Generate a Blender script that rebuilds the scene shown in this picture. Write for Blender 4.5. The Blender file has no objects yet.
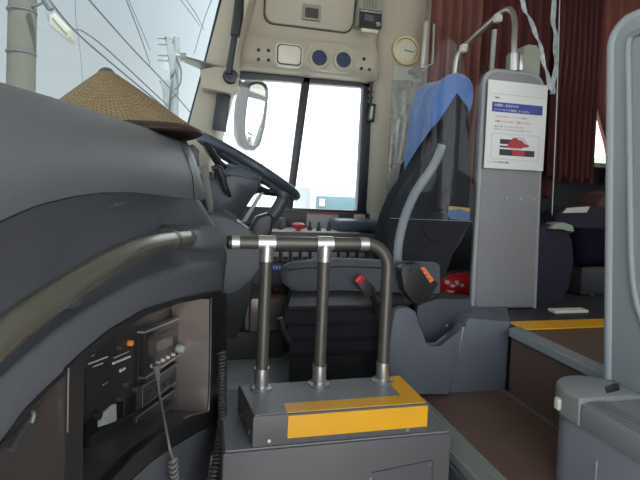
import bpy, bmesh, math, random
from mathutils import Vector, Matrix, noise
random.seed(4)
SC = bpy.context.scene
COL = SC.collection
V = Vector
CH = 0.75                                   # eye height above the driver's floor (floor: z = 0)

# ------------------------------------------------------------------ camera
F, PPX, PPY = 470.0, 320.0, 204.0
yaw, pit, rol = math.radians(13.7), math.radians(2), math.radians(2.4)
FW = V((math.sin(yaw)*math.cos(pit), math.cos(yaw)*math.cos(pit), -math.sin(pit)))
R0 = V((math.cos(yaw), -math.sin(yaw), 0)); U0 = R0.cross(FW)
RT = R0*math.cos(rol)+U0*math.sin(rol); UP = U0*math.cos(rol)-R0*math.sin(rol)
CAMP = V((0, 0, CH))
cd = bpy.data.cameras.new('camera'); cam = bpy.data.objects.new('camera', cd); COL.objects.link(cam)
M = Matrix((RT, UP, -FW)).transposed().to_4x4(); M.translation = CAMP
cam.matrix_world = M
cd.sensor_width = 36; cd.lens = F/640*36; cd.shift_y = -(240-PPY)/640; cd.clip_start = .02; cd.clip_end = 500
SC.camera = cam

def ray(px, py): return FW+RT*((px-PPX)/F)-UP*((py-PPY)/F)
def at(px, py, Y=None, X=None, Z=None):
    """point of the place seen along a line of sight, on the plane Y=, X= or Z= (world)"""
    v = ray(px, py)
    t = Y/v.y if Y is not None else X/v.x if X is not None else (Z-CH)/v.z
    return CAMP+v*t
# right-hand face of the front console: a vertical plane
DA = V((-.19, .5, 0)); DU = V((.287, .958, 0)).normalized(); DN = V((DU.y, -DU.x, 0))
def dp(px, py, off=0.0):
    v = ray(px, py); p0 = DA+DN*off
    t = (p0-CAMP).dot(DN)/v.dot(DN)
    return CAMP+v*t

# ------------------------------------------------------------------ materials
def mat(name, col, rough=.55, metal=0, bump=0, bscale=60, var=.0, vscale=6, spec=.5, trans=0, coat=0, sheen=0):
    m = bpy.data.materials.new(name); m.use_nodes = True
    nt = m.node_tree; N = nt.nodes; L = nt.links
    b = N['Principled BSDF']
    b.inputs['Base Color'].default_value = (*col, 1); b.inputs['Roughness'].default_value = rough
    b.inputs['Metallic'].default_value = metal; b.inputs['Specular IOR Level'].default_value = spec
    b.inputs['Coat Weight'].default_value = coat; b.inputs['Sheen Weight'].default_value = sheen
    tc = N.new('ShaderNodeTexCoord')
    if var:
        n = N.new('ShaderNodeTexNoise'); n.inputs['Scale'].default_value = vscale; n.inputs['Detail'].default_value = 6
        L.new(tc.outputs['Object'], n.inputs['Vector'])
        mx = N.new('ShaderNodeMix'); mx.data_type = 'RGBA'
        mx.inputs[6].default_value = (*[c*(1-var) for c in col], 1); mx.inputs[7].default_value = (*[min(1, c*(1+var)) for c in col], 1)
        L.new(n.outputs['Fac'], mx.inputs[0]); L.new(mx.outputs[2], b.inputs['Base Color'])
    if bump:
        n2 = N.new('ShaderNodeTexNoise'); n2.inputs['Scale'].default_value = bscale; n2.inputs['Detail'].default_value = 3
        L.new(tc.outputs['Object'], n2.inputs['Vector'])
        bp = N.new('ShaderNodeBump'); bp.inputs['Strength'].default_value = bump; bp.inputs['Distance'].default_value = .004
        L.new(n2.outputs['Fac'], bp.inputs['Height']); L.new(bp.outputs['Normal'], b.inputs['Normal'])
    return m
def glass(name, tint=(1, 1, 1), gloss=.05, rough=.02, haze=0.0, hazecol=(.8, .85, .85), grow=False):
    m = bpy.data.materials.new(name); m.use_nodes = True
    nt = m.node_tree; N = nt.nodes; L = nt.links
    for n in list(N):
        if n.type != 'OUTPUT_MATERIAL': N.remove(n)
    out = [n for n in N if n.type == 'OUTPUT_MATERIAL'][0]
    t = N.new('ShaderNodeBsdfTransparent'); t.inputs[0].default_value = (*tint, 1)
    g = N.new('ShaderNodeBsdfGlossy'); g.inputs['Roughness'].default_value = rough
    mx = N.new('ShaderNodeMixShader'); mx.inputs[0].default_value = gloss
    L.new(t.outputs[0], mx.inputs[1]); L.new(g.outputs[0], mx.inputs[2])
    last = mx
    if haze:
        d = N.new('ShaderNodeBsdfDiffuse'); d.inputs[0].default_value = (*hazecol, 1)
        tr = N.new('ShaderNodeBsdfTranslucent'); tr.inputs[0].default_value = (*hazecol, 1)
        ms = N.new('ShaderNodeMixShader'); L.new(d.outputs[0], ms.inputs[1]); L.new(tr.outputs[0], ms.inputs[2])
        m2 = N.new('ShaderNodeMixShader')
        tc = N.new('ShaderNodeTexCoord'); n = N.new('ShaderNodeTexNoise'); n.inputs['Scale'].default_value = 9; n.inputs['Detail'].default_value = 5
        n.inputs['Distortion'].default_value = 1.5
        L.new(tc.outputs['Object'], n.inputs['Vector'])
        mr = N.new('ShaderNodeMapRange'); mr.inputs[1].default_value = .35; mr.inputs[2].default_value = .7
        mr.inputs[3].default_value = haze*.6; mr.inputs[4].default_value = haze*1.6
        L.new(n.outputs['Fac'], mr.inputs[0]); L.new(mr.outputs[0], m2.inputs[0])
        L.new(mx.outputs[0], m2.inputs[1]); L.new(ms.outputs[0], m2.inputs[2]); last = m2
    L.new(last.outputs[0], out.inputs[0])
    return m
def weave(name, c1, c2, scale):
    m = mat(name, c1, .8); nt = m.node_tree; N = nt.nodes; L = nt.links; b = N['Principled BSDF']
    tc = N.new('ShaderNodeTexCoord')
    br = N.new('ShaderNodeTexBrick'); br.inputs['Scale'].default_value = scale
    br.inputs['Color1'].default_value = (*c1, 1); br.inputs['Color2'].default_value = (*[c*1.25 for c in c1], 1); br.inputs['Mortar'].default_value = (*c2, 1)
    br.inputs['Mortar Size'].default_value = .03; br.inputs['Brick Width'].default_value = .7; br.inputs['Row Height'].default_value = .3
    L.new(tc.outputs['UV'], br.inputs['Vector']); L.new(br.outputs['Color'], b.inputs['Base Color'])
    bp = N.new('ShaderNodeBump'); bp.inputs['Strength'].default_value = .6; bp.inputs['Distance'].default_value = .003
    L.new(br.outputs['Fac'], bp.inputs['Height']); bp.invert = True; L.new(bp.outputs['Normal'], b.inputs['Normal'])
    return m

GREY = mat('pad_grey', (.130, .138, .148), .46, bump=.25, bscale=240, var=.10, vscale=5)
BODY = mat('console_grey', (.102, .106, .120), .5, bump=.2, bscale=260, var=.08, vscale=5)
BLK = mat('black_plastic', (.020, .0195, .020), .35, bump=.1, bscale=200)
DARK = mat('dark_plastic', (.040, .040, .043), .42, bump=.12, bscale=200)
BROWNP = mat('brown_metallic_panel', (.50, .42, .38), .36, metal=.75, var=.08, vscale=12)
BEIGE = mat('beige_trim', (.46, .415, .335), .55, bump=.12, bscale=180, var=.06, vscale=3)
BEIGED = mat('beige_trim_shadow_gap', (.06, .056, .05), .7)
IVORY = mat('ivory_plastic', (.62, .59, .50), .4)
RAIL = mat('bronze_rail', (.105, .096, .085), .36, metal=.45, var=.06, vscale=20)
RAILG = mat('bronze_green_rail', (.185, .178, .148), .27, metal=.6, var=.06, vscale=12)
CHROME = mat('brushed_aluminium', (.55, .55, .54), .32, metal=.9, var=.08, vscale=30)
SILVER = mat('dull_silver', (.42, .44, .43), .42, metal=.6)
BOXLIT = mat('top_lit_grey_metal', (.20, .21, .222), .42, bump=.08, bscale=90, var=.10, vscale=7)  # tops only: paler than the casing, light from above put into the colour
BOXF = mat('grey_brown_metal', (.108, .102, .104), .5, bump=.08, bscale=90, var=.10, vscale=9)
PANEL = mat('grey_laminate', (.235, .235, .25), .5, bump=.1, bscale=160, var=.07, vscale=5)
PRIM = mat('grey_edge_moulding', (.31, .32, .335), .35, var=.04)
BASEG = mat('grey_side_moulding', (.105, .115, .142), .5, bump=.2, bscale=200, var=.10, vscale=5)
PARTG = mat('pale_grey_partition', (.36, .39, .405), .5, bump=.06, bscale=160, var=.05, vscale=4)
PRIMG = mat('grey_rubber_edge', (.27, .28, .28), .45)
YEL = mat('yellow_tape', (.83, .40, .012), .42, var=.10, vscale=14)
FLOORM = mat('worn_grey_floor', (.52, .56, .575), .5, bump=.2, bscale=60, var=.45, vscale=11)
STEPB = mat('brown_vinyl', (.135, .084, .062), .42, bump=.12, bscale=120, var=.30, vscale=8)
STEPK = mat('dark_vinyl', (.035, .034, .04), .6, var=.2)
RED = mat('red_paint', (.60, .02, .025), .3)
WHITE = mat('white_paper', (.72, .73, .72), .7, var=.03)
BLUEINK = mat('blue_ink', (.035, .06, .30), .6)
REDINK = mat('red_ink', (.62, .05, .05), .6)
BLACKINK = mat('black_ink', (.04, .04, .05), .6)
GREYINK = mat('grey_ink', (.35, .35, .37), .6)
GREENINK = mat('green_ink', (.05, .30, .08), .6)
ORANGE = mat('orange_plastic', (.85, .30, .03), .4)
BLUECL = mat('blue_cloth', (.075, .155, .40), .85, bump=.35, bscale=160, var=.12, vscale=8, sheen=.3, spec=.08)
SEATG = mat('grey_seat_fabric', (.085, .092, .108), .85, bump=.04, bscale=60, var=.12, vscale=14, sheen=.2, spec=.08)
SEATK = mat('black_seat_fabric', (.022, .023, .028), .9, bump=0, sheen=.05, spec=.08)
PIPELIT = mat('lit_grey_piping', (.24, .26, .29), .7)  # piping paled to carry the windscreen light on the bolster edge
RUBBER = mat('black_rubber', (.028, .029, .031), .5, bump=.1, bscale=90)
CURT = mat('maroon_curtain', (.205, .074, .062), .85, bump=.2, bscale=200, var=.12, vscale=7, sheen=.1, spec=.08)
CURTSH = mat('shaded_maroon_curtain', (.105, .036, .036), .85, bump=.2, bscale=200, var=.12, vscale=7, spec=.08)  # shaded copy of the maroon curtain, the shade is in its colour
PURP = mat('dark_purple_fabric', (.011, .008, .024), .85, bump=.3, bscale=300, spec=.08)
COVER = mat('white_headrest_cloth', (.60, .62, .58), .8)
WHEELM = mat('blue_black_plastic', (.042, .053, .068), .36, bump=.1, bscale=200)
HUBM = mat('slate_blue_plastic', (.068, .095, .128), .4)
SKIRT = mat('pale_grey_wall', (.40, .41, .41), .6, var=.05)
TRIMK = mat('black_window_frame', (.022, .026, .036), .4)
CLOCKR = mat('cream_clock_rim', (.72, .56, .32), .4)
CLOCKF = mat('cream_clock_face', (.70, .66, .54), .6)
BLUEG = mat('blue_mesh', (.035, .055, .11), .5, bump=.6, bscale=900)
LENS = mat('frosted_lens', (.70, .66, .56), .25, bump=.3, bscale=240)
CONC = mat('weathered_concrete', (.115, .115, .095), .85, bump=.3, bscale=14, var=.15, vscale=2)
WIRE = mat('dark_cable', (.10, .11, .12), .6)
LAMPW = mat('white_lamp_housing', (.36, .35, .31), .45)
TRANSF = mat('grey_transformer', (.20, .225, .235), .6)
ASPH = mat('pale_concrete_ground', (.50, .49, .47), .9, bump=.3, bscale=8, var=.15, vscale=.6)
STRAW = weave('woven_straw', (.31, .22, .115), (.045, .030, .016), 15)
BROWNB = mat('dark_brown_binding', (.040, .022, .018), .6, bump=.2, bscale=80)
CORDG = mat('grey_cord', (.17, .165, .155), .45)
MIRROR = mat('mirror_glass', (.8, .82, .84), .03, metal=1)
GLASSW = glass('tinted_windscreen_glass', (.33, .365, .37), .05)
GLASSD = glass('clear_window_glass', (.93, .95, .95), .04)
VINYL = glass('clear_vinyl', (.93, .95, .95), .02, 0.0)
VINYLF = glass('creased_vinyl', (.9, .93, .93), .12, .15, haze=.34, hazecol=(.62, .66, .68))
VINYLE = glass('vinyl_edge', (.8, .85, .85), .2, .15, haze=.40, hazecol=(.75, .8, .85))
SUNG = glass('pale_green_window_glass', (.85, .86, .86), .05)

# ------------------------------------------------------------------ object helpers
WL = {}
def obj(name, bm, m, parent=None, smooth=None, label=None):
    """one mesh object; bm is in world coordinates"""
    if smooth is not None:
        for f in bm.faces: f.smooth = True
    org = WL.get(parent.name, V()) if parent else None
    if org is None:
        vs = [v.co for v in bm.verts]
        lo = V((min(v.x for v in vs), min(v.y for v in vs), min(v.z for v in vs))); hi = V((max(v.x for v in vs), max(v.y for v in vs), max(v.z for v in vs)))
        org = V(((lo.x+hi.x)/2, (lo.y+hi.y)/2, lo.z)); loc = org
    else: loc = V()
    bmesh.ops.translate(bm, verts=bm.verts, vec=-org)
    bmesh.ops.recalc_face_normals(bm, faces=bm.faces)
    me = bpy.data.meshes.new(name); bm.to_mesh(me); bm.free()
    o = bpy.data.objects.new(name, me); COL.objects.link(o); me.materials.append(m)
    o.location = loc
    if parent: o.parent = parent
    WL[o.name] = org.copy()
    if smooth:
        try:
            me.shade_smooth() if hasattr(me, 'shade_smooth') else None
            me.set_sharp_from_angle(angle=math.radians(smooth))
        except Exception: pass
    if label: o['label'] = label
    return o
def tag(o, label, cat, group=None):
    o['label'] = label; o['category'] = cat
    if group: o['group'] = group
    return o
def struct(name, bm, m, parent=None, smooth=None):
    o = obj(name, bm, m, parent, smooth)
    if not parent: o['kind'] = 'structure'
    return o
def thing(name, label, cat, loc, group=None):
    o = bpy.data.objects.new(name, None); COL.objects.link(o); o.location = loc; o.empty_display_size = .05
    WL[o.name] = V(loc); return tag(o, label, cat, group)
def dup(o, delta, label=None):
    def cp(s, par):
        c = s.copy(); COL.objects.link(c)
        if par: c.parent = par
        for k in list(s.children): cp(k, c)
        return c
    c = cp(o, None); c.location = o.location+V(delta)
    if label: c['label'] = label
    return c
def BM(): return bmesh.new()
def bevel(bm, geom, w, seg=2):
    if w > 0: bmesh.ops.bevel(bm, geom=geom, offset=w, segments=seg, profile=.5, affect='EDGES', clamp_overlap=True)
def box(bm, a, b, bev=0, seg=2, mtx=None):
    r = bmesh.ops.create_cube(bm, size=1); vs = r['verts']
    a = V(a); b = V(b); c = (a+b)/2; s = b-a
    for v in vs: v.co = V((v.co.x*s.x+c.x, v.co.y*s.y+c.y, v.co.z*s.z+c.z))
    if mtx: bmesh.ops.transform(bm, matrix=mtx, verts=vs)
    if bev: bevel(bm, list({e for v in vs for e in v.link_edges}), bev, seg)
    return bm
def prism(bm, pts, vec, bev=0, seg=2, caps=True):
    vec = V(vec); a = [bm.verts.new(p) for p in pts]; b = [bm.verts.new(V(p)+vec) for p in pts]
    n = len(pts); es = []
    f1 = bm.faces.new(a); f2 = bm.faces.new(b[::-1])
    for i in range(n): bm.faces.new((a[i], a[(i+1) % n], b[(i+1) % n], b[i]))
    if bev:
        es = list({e for f in (f1, f2) for e in f.edges}); bevel(bm, es, bev, seg)
    return bm
def pxprism(bm, pix, Y, depth, bev=0, seg=2): return prism(bm, [at(x, y, Y=Y) for x, y in pix], (0, depth, 0), bev, seg)
def smoothpts(pts, n=6, closed=False):
    P = [V(p) for p in pts]; out = []; N = len(P)
    for i in range(N if closed else N-1):
        p0, p1, p2, p3 = (P[(i-1) % N], P[i], P[(i+1) % N], P[(i+2) % N]) if closed else (P[max(i-1, 0)], P[i], P[i+1], P[min(i+2, N-1)])
        for k in range(n):
            t = k/n
            out.append(.5*((2*p1)+(p2-p0)*t+(2*p0-5*p1+4*p2-p3)*t*t+(3*p1-p0-3*p2+p3)*t**3))
    if not closed: out.append(P[-1])
    return out
def tube(bm, pts, r, seg=12, closed=False, caps=True):
    P = [V(p) for p in pts]; N = len(P); rr = r if isinstance(r, (list, tuple)) else [r]*N
    rings = []; nrm = None
    for i in range(N):
        if closed: t = (P[(i+1) % N]-P[i-1]).normalized()
        else: t = (P[min(i+1, N-1)]-P[max(i-1, 0)]).normalized()
        if nrm is None: nrm = t.orthogonal().normalized()
        nrm = (nrm-t*nrm.dot(t)).normalized(); bi = t.cross(nrm)
        rings.append([bm.verts.new(P[i]+(nrm*math.cos(2*math.pi*k/seg)+bi*math.sin(2*math.pi*k/seg))*rr[i]) for k in range(seg)])
    for i in range(N if closed else N-1):
        A = rings[i]; B = rings[(i+1) % N]
        for k in range(seg): bm.faces.new((A[k], A[(k+1) % seg], B[(k+1) % seg], B[k]))
    if caps and not closed:
        bm.faces.new(rings[0][::-1]); bm.faces.new(rings[-1])
    return bm
def lathe(bm, prof, c, axis=(0, 0, 1), seg=32):
    ax = V(axis).normalized(); u = ax.orthogonal().normalized(); w = ax.cross(u); c = V(c); rings = []
    for r, h in prof:
        if r < 1e-6: rings.append([bm.verts.new(c+ax*h)])
        else: rings.append([bm.verts.new(c+ax*h+(u*math.cos(2*math.pi*k/seg)+w*math.sin(2*math.pi*k/seg))*r) for k in range(seg)])
    for A, B in zip(rings, rings[1:]):
        for k in range(seg):
            q = [A[k % len(A)], A[(k+1) % len(A)], B[(k+1) % len(B)], B[k % len(B)]]
            q = [v for i, v in enumerate(q) if v not in q[:i]]
            if len(q) > 2: bm.faces.new(q)
    return bm
def loft(bm, rows, closed=False):
    G = [[bm.verts.new(p) for p in r] for r in rows]
    for i in range(len(G)-1):
        n = len(G[i])
        for j in range(n if closed else n-1): bm.faces.new((G[i][j], G[i][(j+1) % n], G[i+1][(j+1) % n], G[i+1][j]))
    return bm
def solidify(bm, t):
    bmesh.ops.recalc_face_normals(bm, faces=bm.faces); bmesh.ops.solidify(bm, geom=bm.faces[:], thickness=t); return bm
def text(s, size, loc, m, parent, name, rot=(math.pi/2, 0, 0), ext=.0004, align='LEFT'):
    cu = bpy.data.curves.new(name, 'FONT'); cu.body = s; cu.size = size; cu.extrude = ext; cu.align_x = align; cu.resolution_u = 2
    t = bpy.data.objects.new('tmp', cu); COL.objects.link(t); bpy.context.view_layer.update()
    me = bpy.data.meshes.new_from_object(t.evaluated_get(bpy.context.evaluated_depsgraph_get()))
    bpy.data.objects.remove(t)
    from mathutils import Euler
    me.transform(Matrix.Translation(V(loc)-WL[parent.name]) @ (rot if isinstance(rot, Matrix) else Euler(rot).to_matrix().to_4x4()))
    o = bpy.data.objects.new(name, me); COL.objects.link(o); me.materials.clear(); me.materials.append(m); o.parent = parent
    WL[o.name] = WL[parent.name].copy()
    return o
def rrect(x0, x1, z0, z1, r, Y, n=5):
    pts = []
    for cx, cz, a in ((x1-r, z1-r, 0), (x0+r, z1-r, 90), (x0+r, z0+r, 180), (x1-r, z0+r, 270)):
        for k in range(n+1):
            t = math.radians(a+90*k/n); pts.append(V((cx+r*math.cos(t), Y, cz+r*math.sin(t))))
    return pts
def lerp(a, b, t): return a+(b-a)*t
def curve(tab):
    def f(x):
        if x <= tab[0][0]: return tab[0][1]
        for (a, b), (c, d) in zip(tab, tab[1:]):
            if x <= c: return lerp(b, d, (x-a)/(c-a))
        return tab[-1][1]
    return f

exec_parts = True
# ================================================================== SETTING
YW = 2.30
bm = BM(); box(bm, (-1.6, 1.30, -.14), (.99, YW, 0)); struct('floor', bm, FLOORM)
bm = BM(); box(bm, (-1.3, -.55, -.42), (.72, 1.30, -.30)); struct('floor_stairwell', bm, STEPK)
# brown steps up to the aisle
bm = BM(); box(bm, (.64, -.45, -.30), (1.012, 1.398, .084)); struct('floor_lower_step', bm, STEPB)
bm = BM(); box(bm, (1.012, -.45, -.30), (4.6, 1.36, .30)); struct('floor_aisle', bm, STEPB)
bm = BM(); box(bm, (1.035, 1.36, -.2), (4.6, YW, .302)); struct('floor_seat_platform', bm, STEPK)
# metal nosings
def nosing(name, x0, x1, y0, y1, z, m):
    bm = BM(); box(bm, (x0, y0, z-.022), (x1, y1, z+.004), .003)
    n = 7
    for i in range(n):
        x = lerp(x0+.008, x1-.008, i/(n-1)); box(bm, (x-.0016, y0, z+.003), (x+.0016, y1, z+.0075))
    return struct(name, bm, m)
nosing('trim_1', .632, .705, -.2, 1.36, .0845, mat('step_nosing_metal', (.40, .42, .41), .38, metal=.4))
nosing('trim_2', .995, 1.045, -.2, 1.355, .304, mat('step_edge_grey', (.30, .33, .35), .45, metal=.2))
bm = BM(); box(bm, (1.008, .2, .080), (1.0, 1.395, .092), 0); struct('trim_3', bm, mat('floor_edge_strip', (.16, .15, .15), .5))
# panel below the lower step
bm = BM(); box(bm, (.622, -.2, -.29), (.640, 1.33, .06)); box(bm, (.612, .3, -.25), (.622, .93, .03), .004)
struct('trim_4', bm, BASEG)

# right-hand (driver's) wall, built around its two windows
def wallbox(name, a, b, m, bev=0):
    bm = BM(); box(bm, a, b, bev); return struct(name, bm, m)
wbm = BM()
box(wbm, (-1.6, YW, -1.0), (4.6, YW+.07, .625))                     # below the sill
box(wbm, (.08, YW, 1.30), (1.10, YW+.07, 2.05))
box(wbm, (.80, YW, .625), (1.10, YW+.07, 1.30))                     # pillar between the windows
box(wbm, (1.10, YW, .625), (4.6, YW+.07, .93)); box(wbm, (1.10, YW, 1.85), (4.6, YW+.07, 2.05)); box(wbm, (2.95, YW, .93), (3.05, YW+.07, 1.85))
struct('wall_right', wbm, BEIGE)
# swelling beige lining of the pillar behind the driver's window
bm = BM()
prof = [(.80, 2.30), (.806, 2.285), (.83, 2.262), (.87, 2.252), (1.06, 2.252), (1.10, 2.27), (1.12, 2.30)]
loft(bm, [[V((x, y, z)) for x, y in prof] for z in (.30, .62, .70, 1.3, 1.93)]); struct('trim_5', bm, BEIGE, smooth=50)
# wall below the driver's window and its dark sill
bm = BM(); box(bm, (.08, 2.272, .555), (.82, 2.30, .628), .005); struct('trim_6', bm, DARK)
bm = BM(); box(bm, (1.13, 2.262, .336), (4.58, 2.298, .93), .005); struct('trim_10', bm, STEPK)

# ceiling, left wall (door side, open door), rear wall, front wall
bm = BM(); box(bm, (-.9, -.55, 1.93), (4.6, YW+.07, 2.0)); struct('ceiling', bm, BEIGE)
bm = BM()
box(bm, (-1.6, -.55, -.42), (-.62, -.48, .45)); box(bm, (.95, -.55, -.42), (4.6, -.48, .85))
box(bm, (-1.2, -.55, 1.80), (4.6, -.48, 2.0)); box(bm, (.95, -.55, .85), (1.06, -.48, 1.8)); box(bm, (2.9, -.55, .85), (3.0, -.48, 1.8))
struct('wall_left', bm, SKIRT)
bm = BM(); box(bm, (4.6, -.55, -.3), (4.67, YW+.07, 2.0)); struct('wall_rear', bm, SKIRT)
# windscreen: curved, leaning back at the top
def wsx(y, z):
    k = max(-1, min(1, (y-.95)/1.335))
    return -.025-.69*math.sqrt(max(0, 1-k*k))**.9+.225*(z-.95)
ys = [-.42+i*2.40/20 for i in range(20)]+[1.98+.30*math.sin(math.pi/2*i/14) for i in range(15)]
bm = BM(); loft(bm, [[V((wsx(y, z), y, z)) for y in ys] for z in (.72, 1.0, 1.3, 1.6, 1.93)])
struct('window_1', bm, GLASSW, smooth=60)
bm = BM(); loft(bm, [[V((wsx(y, z)-.02, y, z)) for y in ys] for z in (-.42, .2, .72)]); solidify(bm, .03); struct('wall_front', bm, SKIRT, smooth=60)

# driver's side window
wd = struct('window_2', (lambda b: box(b, (-.03, 2.325, .63), (.80, 2.331, 1.30)))(BM()), GLASSD)
def fr(name, pts4, d=.05):
    bm = BM(); prism(bm, [V((x, 2.285, z)) for x, z in pts4], (0, d, 0), .004); return obj(name, bm, TRIMK, wd, 40)
WL[wd.name] = V(wd.location)
p = lambda x, y: ((q := at(x, y, Y=2.285)).x, q.z)
fr('window_frame', [p(228, 66), p(374, 77), p(374, 88), p(228, 77)])
fr('window_frame', [p(236, 206), p(372, 211), p(371, 216), p(236, 212)])
fr('window_frame', [p(364, 82), p(375, 82), p(366, 214), p(357, 213)])
fr('window_frame', [p(303, 77), p(311, 77), p(293, 208), p(286, 208)], .035)
fr('window_frame', [p(212, 92), p(228, 92), p(216, 212), p(200, 212)], .03)
bm = BM(); pts = []
for k in range(9): pts.append(at(370+((k % 2)*3-1), 82+k*3.2, Y=2.262))
tube(bm, pts, .008, 8); obj('weather_strip', bm, BLK, wd, 60)
bm = BM(); pxprism(bm, [(370, 103), (376, 104), (374, 122), (368, 121)], 2.255, .02, .003); ph = obj('window_latch', bm, BLK, wd, 40)
bm = BM(); pxprism(bm, [(371, 106), (373.5, 106), (372, 119), (369.5, 119)], 2.252, .004); obj('latch_plate', bm, SILVER, ph)

# front corner pillar beside the windscreen
bm = BM()
lo = [at(181, 150, Y=2.12), at(212, 150, Y=2.10), at(221, 150, Y=2.25), at(190, 150, Y=2.29)]
hi = [at(224, -10, Y=2.12), at(252, -10, Y=2.08), at(262, -10, Y=2.25), at(226, -10, Y=2.29)]
d = [(a-b) for a, b in zip(lo, hi)]
lo2 = [a+dd*.35 for a, dd in zip(lo, d)]; hi2 = [b-dd*.15 for b, dd in zip(hi, d)]
loft(bm, [hi2, hi, lo, lo2], True); bm.faces.new(bm.verts[:4]) if False else None
bmesh.ops.holes_fill(bm, edges=bm.edges[:]); bevel(bm, bm.edges[:], .012)
pil = struct('trim_7', bm, BEIGE, smooth=35)
bm = BM(); tube(bm, smoothpts([at(223, -10, Y=2.13), at(205, 62, Y=2.13), at(184, 140, Y=2.13)], 6), .006, 8); WL[pil.name] = V(pil.location); obj('pillar_seal', bm, BLK, pil, 60)
# pale wall-end under the pillar, left of the driver's dash
bm = BM(); box(bm, (-.55, 2.18, .0), (.08, 2.30, .80), .01); struct('trim_8', bm, DARK)

# windows of the saloon behind the curtains
bm = BM(); box(bm, (1.10, 2.33, .93), (2.95, 2.336, 1.85)); struct('window_3', bm, GLASSD)
bm = BM(); box(bm, (3.05, 2.33, .93), (4.6, 2.336, 1.85)); struct('window_4', bm, GLASSD)
bm = BM(); box(bm, (1.06, -.52, .85), (2.9, -.514, 1.8)); struct('window_5', bm, SUNG)
bm = BM(); box(bm, (3.0, -.52, .85), (4.6, -.514, 1.8)); struct('window_6', bm, SUNG)

# ================================================================== FRONT CONSOLE (foreground, left)
dash = thing('dashboard', 'large grey moulded front console with padded top and inset black radio panel at left', 'dashboard', (-.15, .8, -.30))
cx = [-200, -110, -50, 0, 25, 50, 75, 100, 125, 150, 170, 182]
topc = curve([(-200, 22), (-110, 47), (0, 82), (60, 99.5), (100, 113), (150, 129), (184, 142)])
seam = curve([(-200, 345), (-110, 285), (0, 221.5), (37, 205), (75, 196), (100, 192.5), (130, 191.5), (161, 194.5), (195, 199)])
rows = []
ends_ = []
T = [0, .10, .25, .42, .60, .76, .88, .96, 1.0]
OFF = [0, .005, .010, .011, .006, -.004, -.018, -.034, -.055]
for t, o in zip(T, OFF):
    row = [dp(x, lerp(seam(x), topc(x), t), o) for x in cx]
    ex = lerp(194, 180, t**2.2)
    xe = curve([(0, 194), (.35, 193), (.7, 187), (1, 178)])(t)
    e = dp(xe, lerp(199, 141, t), o)
    row += [e, e-DN*.006, e-DN*.03, e-DN*.30]
    ends_.append((e, t, o))
    rows.append(row)
last = rows[-1]
rows.append([v-DN*.05+V((0, 0, -.006)) for v in last])
rows.append([V((max(wsx(min(max(v.y, -.4), 2.25), .86)+.05, v.x-.5), v.y, .75)) for v in last])
bm = BM(); loft(bm, rows); obj('upper_pad', bm, GREY, dash, 70)

arch = curve([(-200, 640), (-110, 555), (-50, 492), (0, 442), (22, 411), (45, 388), (68, 366.5), (86, 350), (110, 330), (145, 309.5), (180, 298.5), (200, 294), (223, 290)])
shold = curve([(-200, 540), (-110, 465), (-50, 418), (0, 376), (37, 342), (70, 318), (100, 299), (130, 282), (160, 270), (190, 264), (223, 262)])
bx = [-200, -110, -50, 0, 25, 45, 68, 86, 110, 128, 145, 160, 172, 184, 194]
rows = []
for t, o in ((0, -.001), (.04, -.012), (.14, -.036), (.35, -.050), (.6, -.048), (.82, -.035), (.95, -.008), (1, 0)):
    row = []
    for i, x in enumerate(bx):
        k = 1.0 if x <= 160 else max(0, (190-x)/30)       # the hollow runs out before the bracket
        row.append(dp(x, lerp(seam(x), shold(x), t), o*k if x <= 190 else 0))
    for y2, xx in ((0, (204, 208, 210)),):
        xr = curve([(0, 199), (.2, 207), (.35, 213), (.5, 217), (.62, 222), (.8, 226), (1, 227)])(t)
        y = lerp(seam(194), shold(215), t)
        row += [dp(lerp(194, xr, .5), y, .004), dp(xr-3, y, .002), dp(xr, y, -.006)]
        e = row[-1]; row += [e-DN*.03+DU*.004, e-DN*.12+DU*.004, e-DN*.30]
    rows.append(row)
# lower band that frames the radio recess
for t, o in ((.04, .004), (.3, .006), (.9, .006), (1, .002)):
    row = [dp(x, lerp(shold(x), arch(x), t), o) for x in bx]
    row += [dp(210, lerp(262, 292, t), o), dp(222, lerp(262, 291, t), o), dp(226-3*t, lerp(262, 291, t), o-.008)]
    e = row[-1]; row += [e-DN*.03+DU*.004, e-DN*.12+DU*.004, e-DN*.30]
    rows.append(row)
bm = BM(); loft(bm, rows); obj('body', bm, BODY, dash, 120)
# narrow end face between pad and driver's side, above the seam
rows = []
xr_t = curve([(0, 209.5), (.25, 203.5), (.5, 199), (.75, 194.5), (1, 187)])
for e, t, o in ends_:
    y = lerp(199.5, 141, t)
    b = dp(xr_t(t), y, o-.006); a_ = e+DU*.0015-DN*.0005
    rows.append([e-DN*.02, a_, lerp(a_, b, .5)+DN*.002, lerp(a_, b, .9)+DN*.001, b-DN*.006, b-DN*.04, b-DN*.25])
bm = BM(); loft(bm, rows); obj('end_moulding', bm, GREY, dash, 60)
bm = BM(); tube(bm, [dp(x, seam(x)+.6, .0005) for x in range(-100, 193, 8)]+[e+DN*.0003 for e, t, o in ends_], .0011, 6); obj('seam', bm, BLK, dash)
# shadowy finger notch under the pad
bm = BM(); prism(bm, [dp(x, y, -.028) for x, y in ((117, 192), (132, 192), (131, 198), (127, 204), (120, 207.5), (113, 209), (116, 203))], -DN*.03, .004); obj('finger_notch', bm, BODY, dash, 40)

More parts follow.
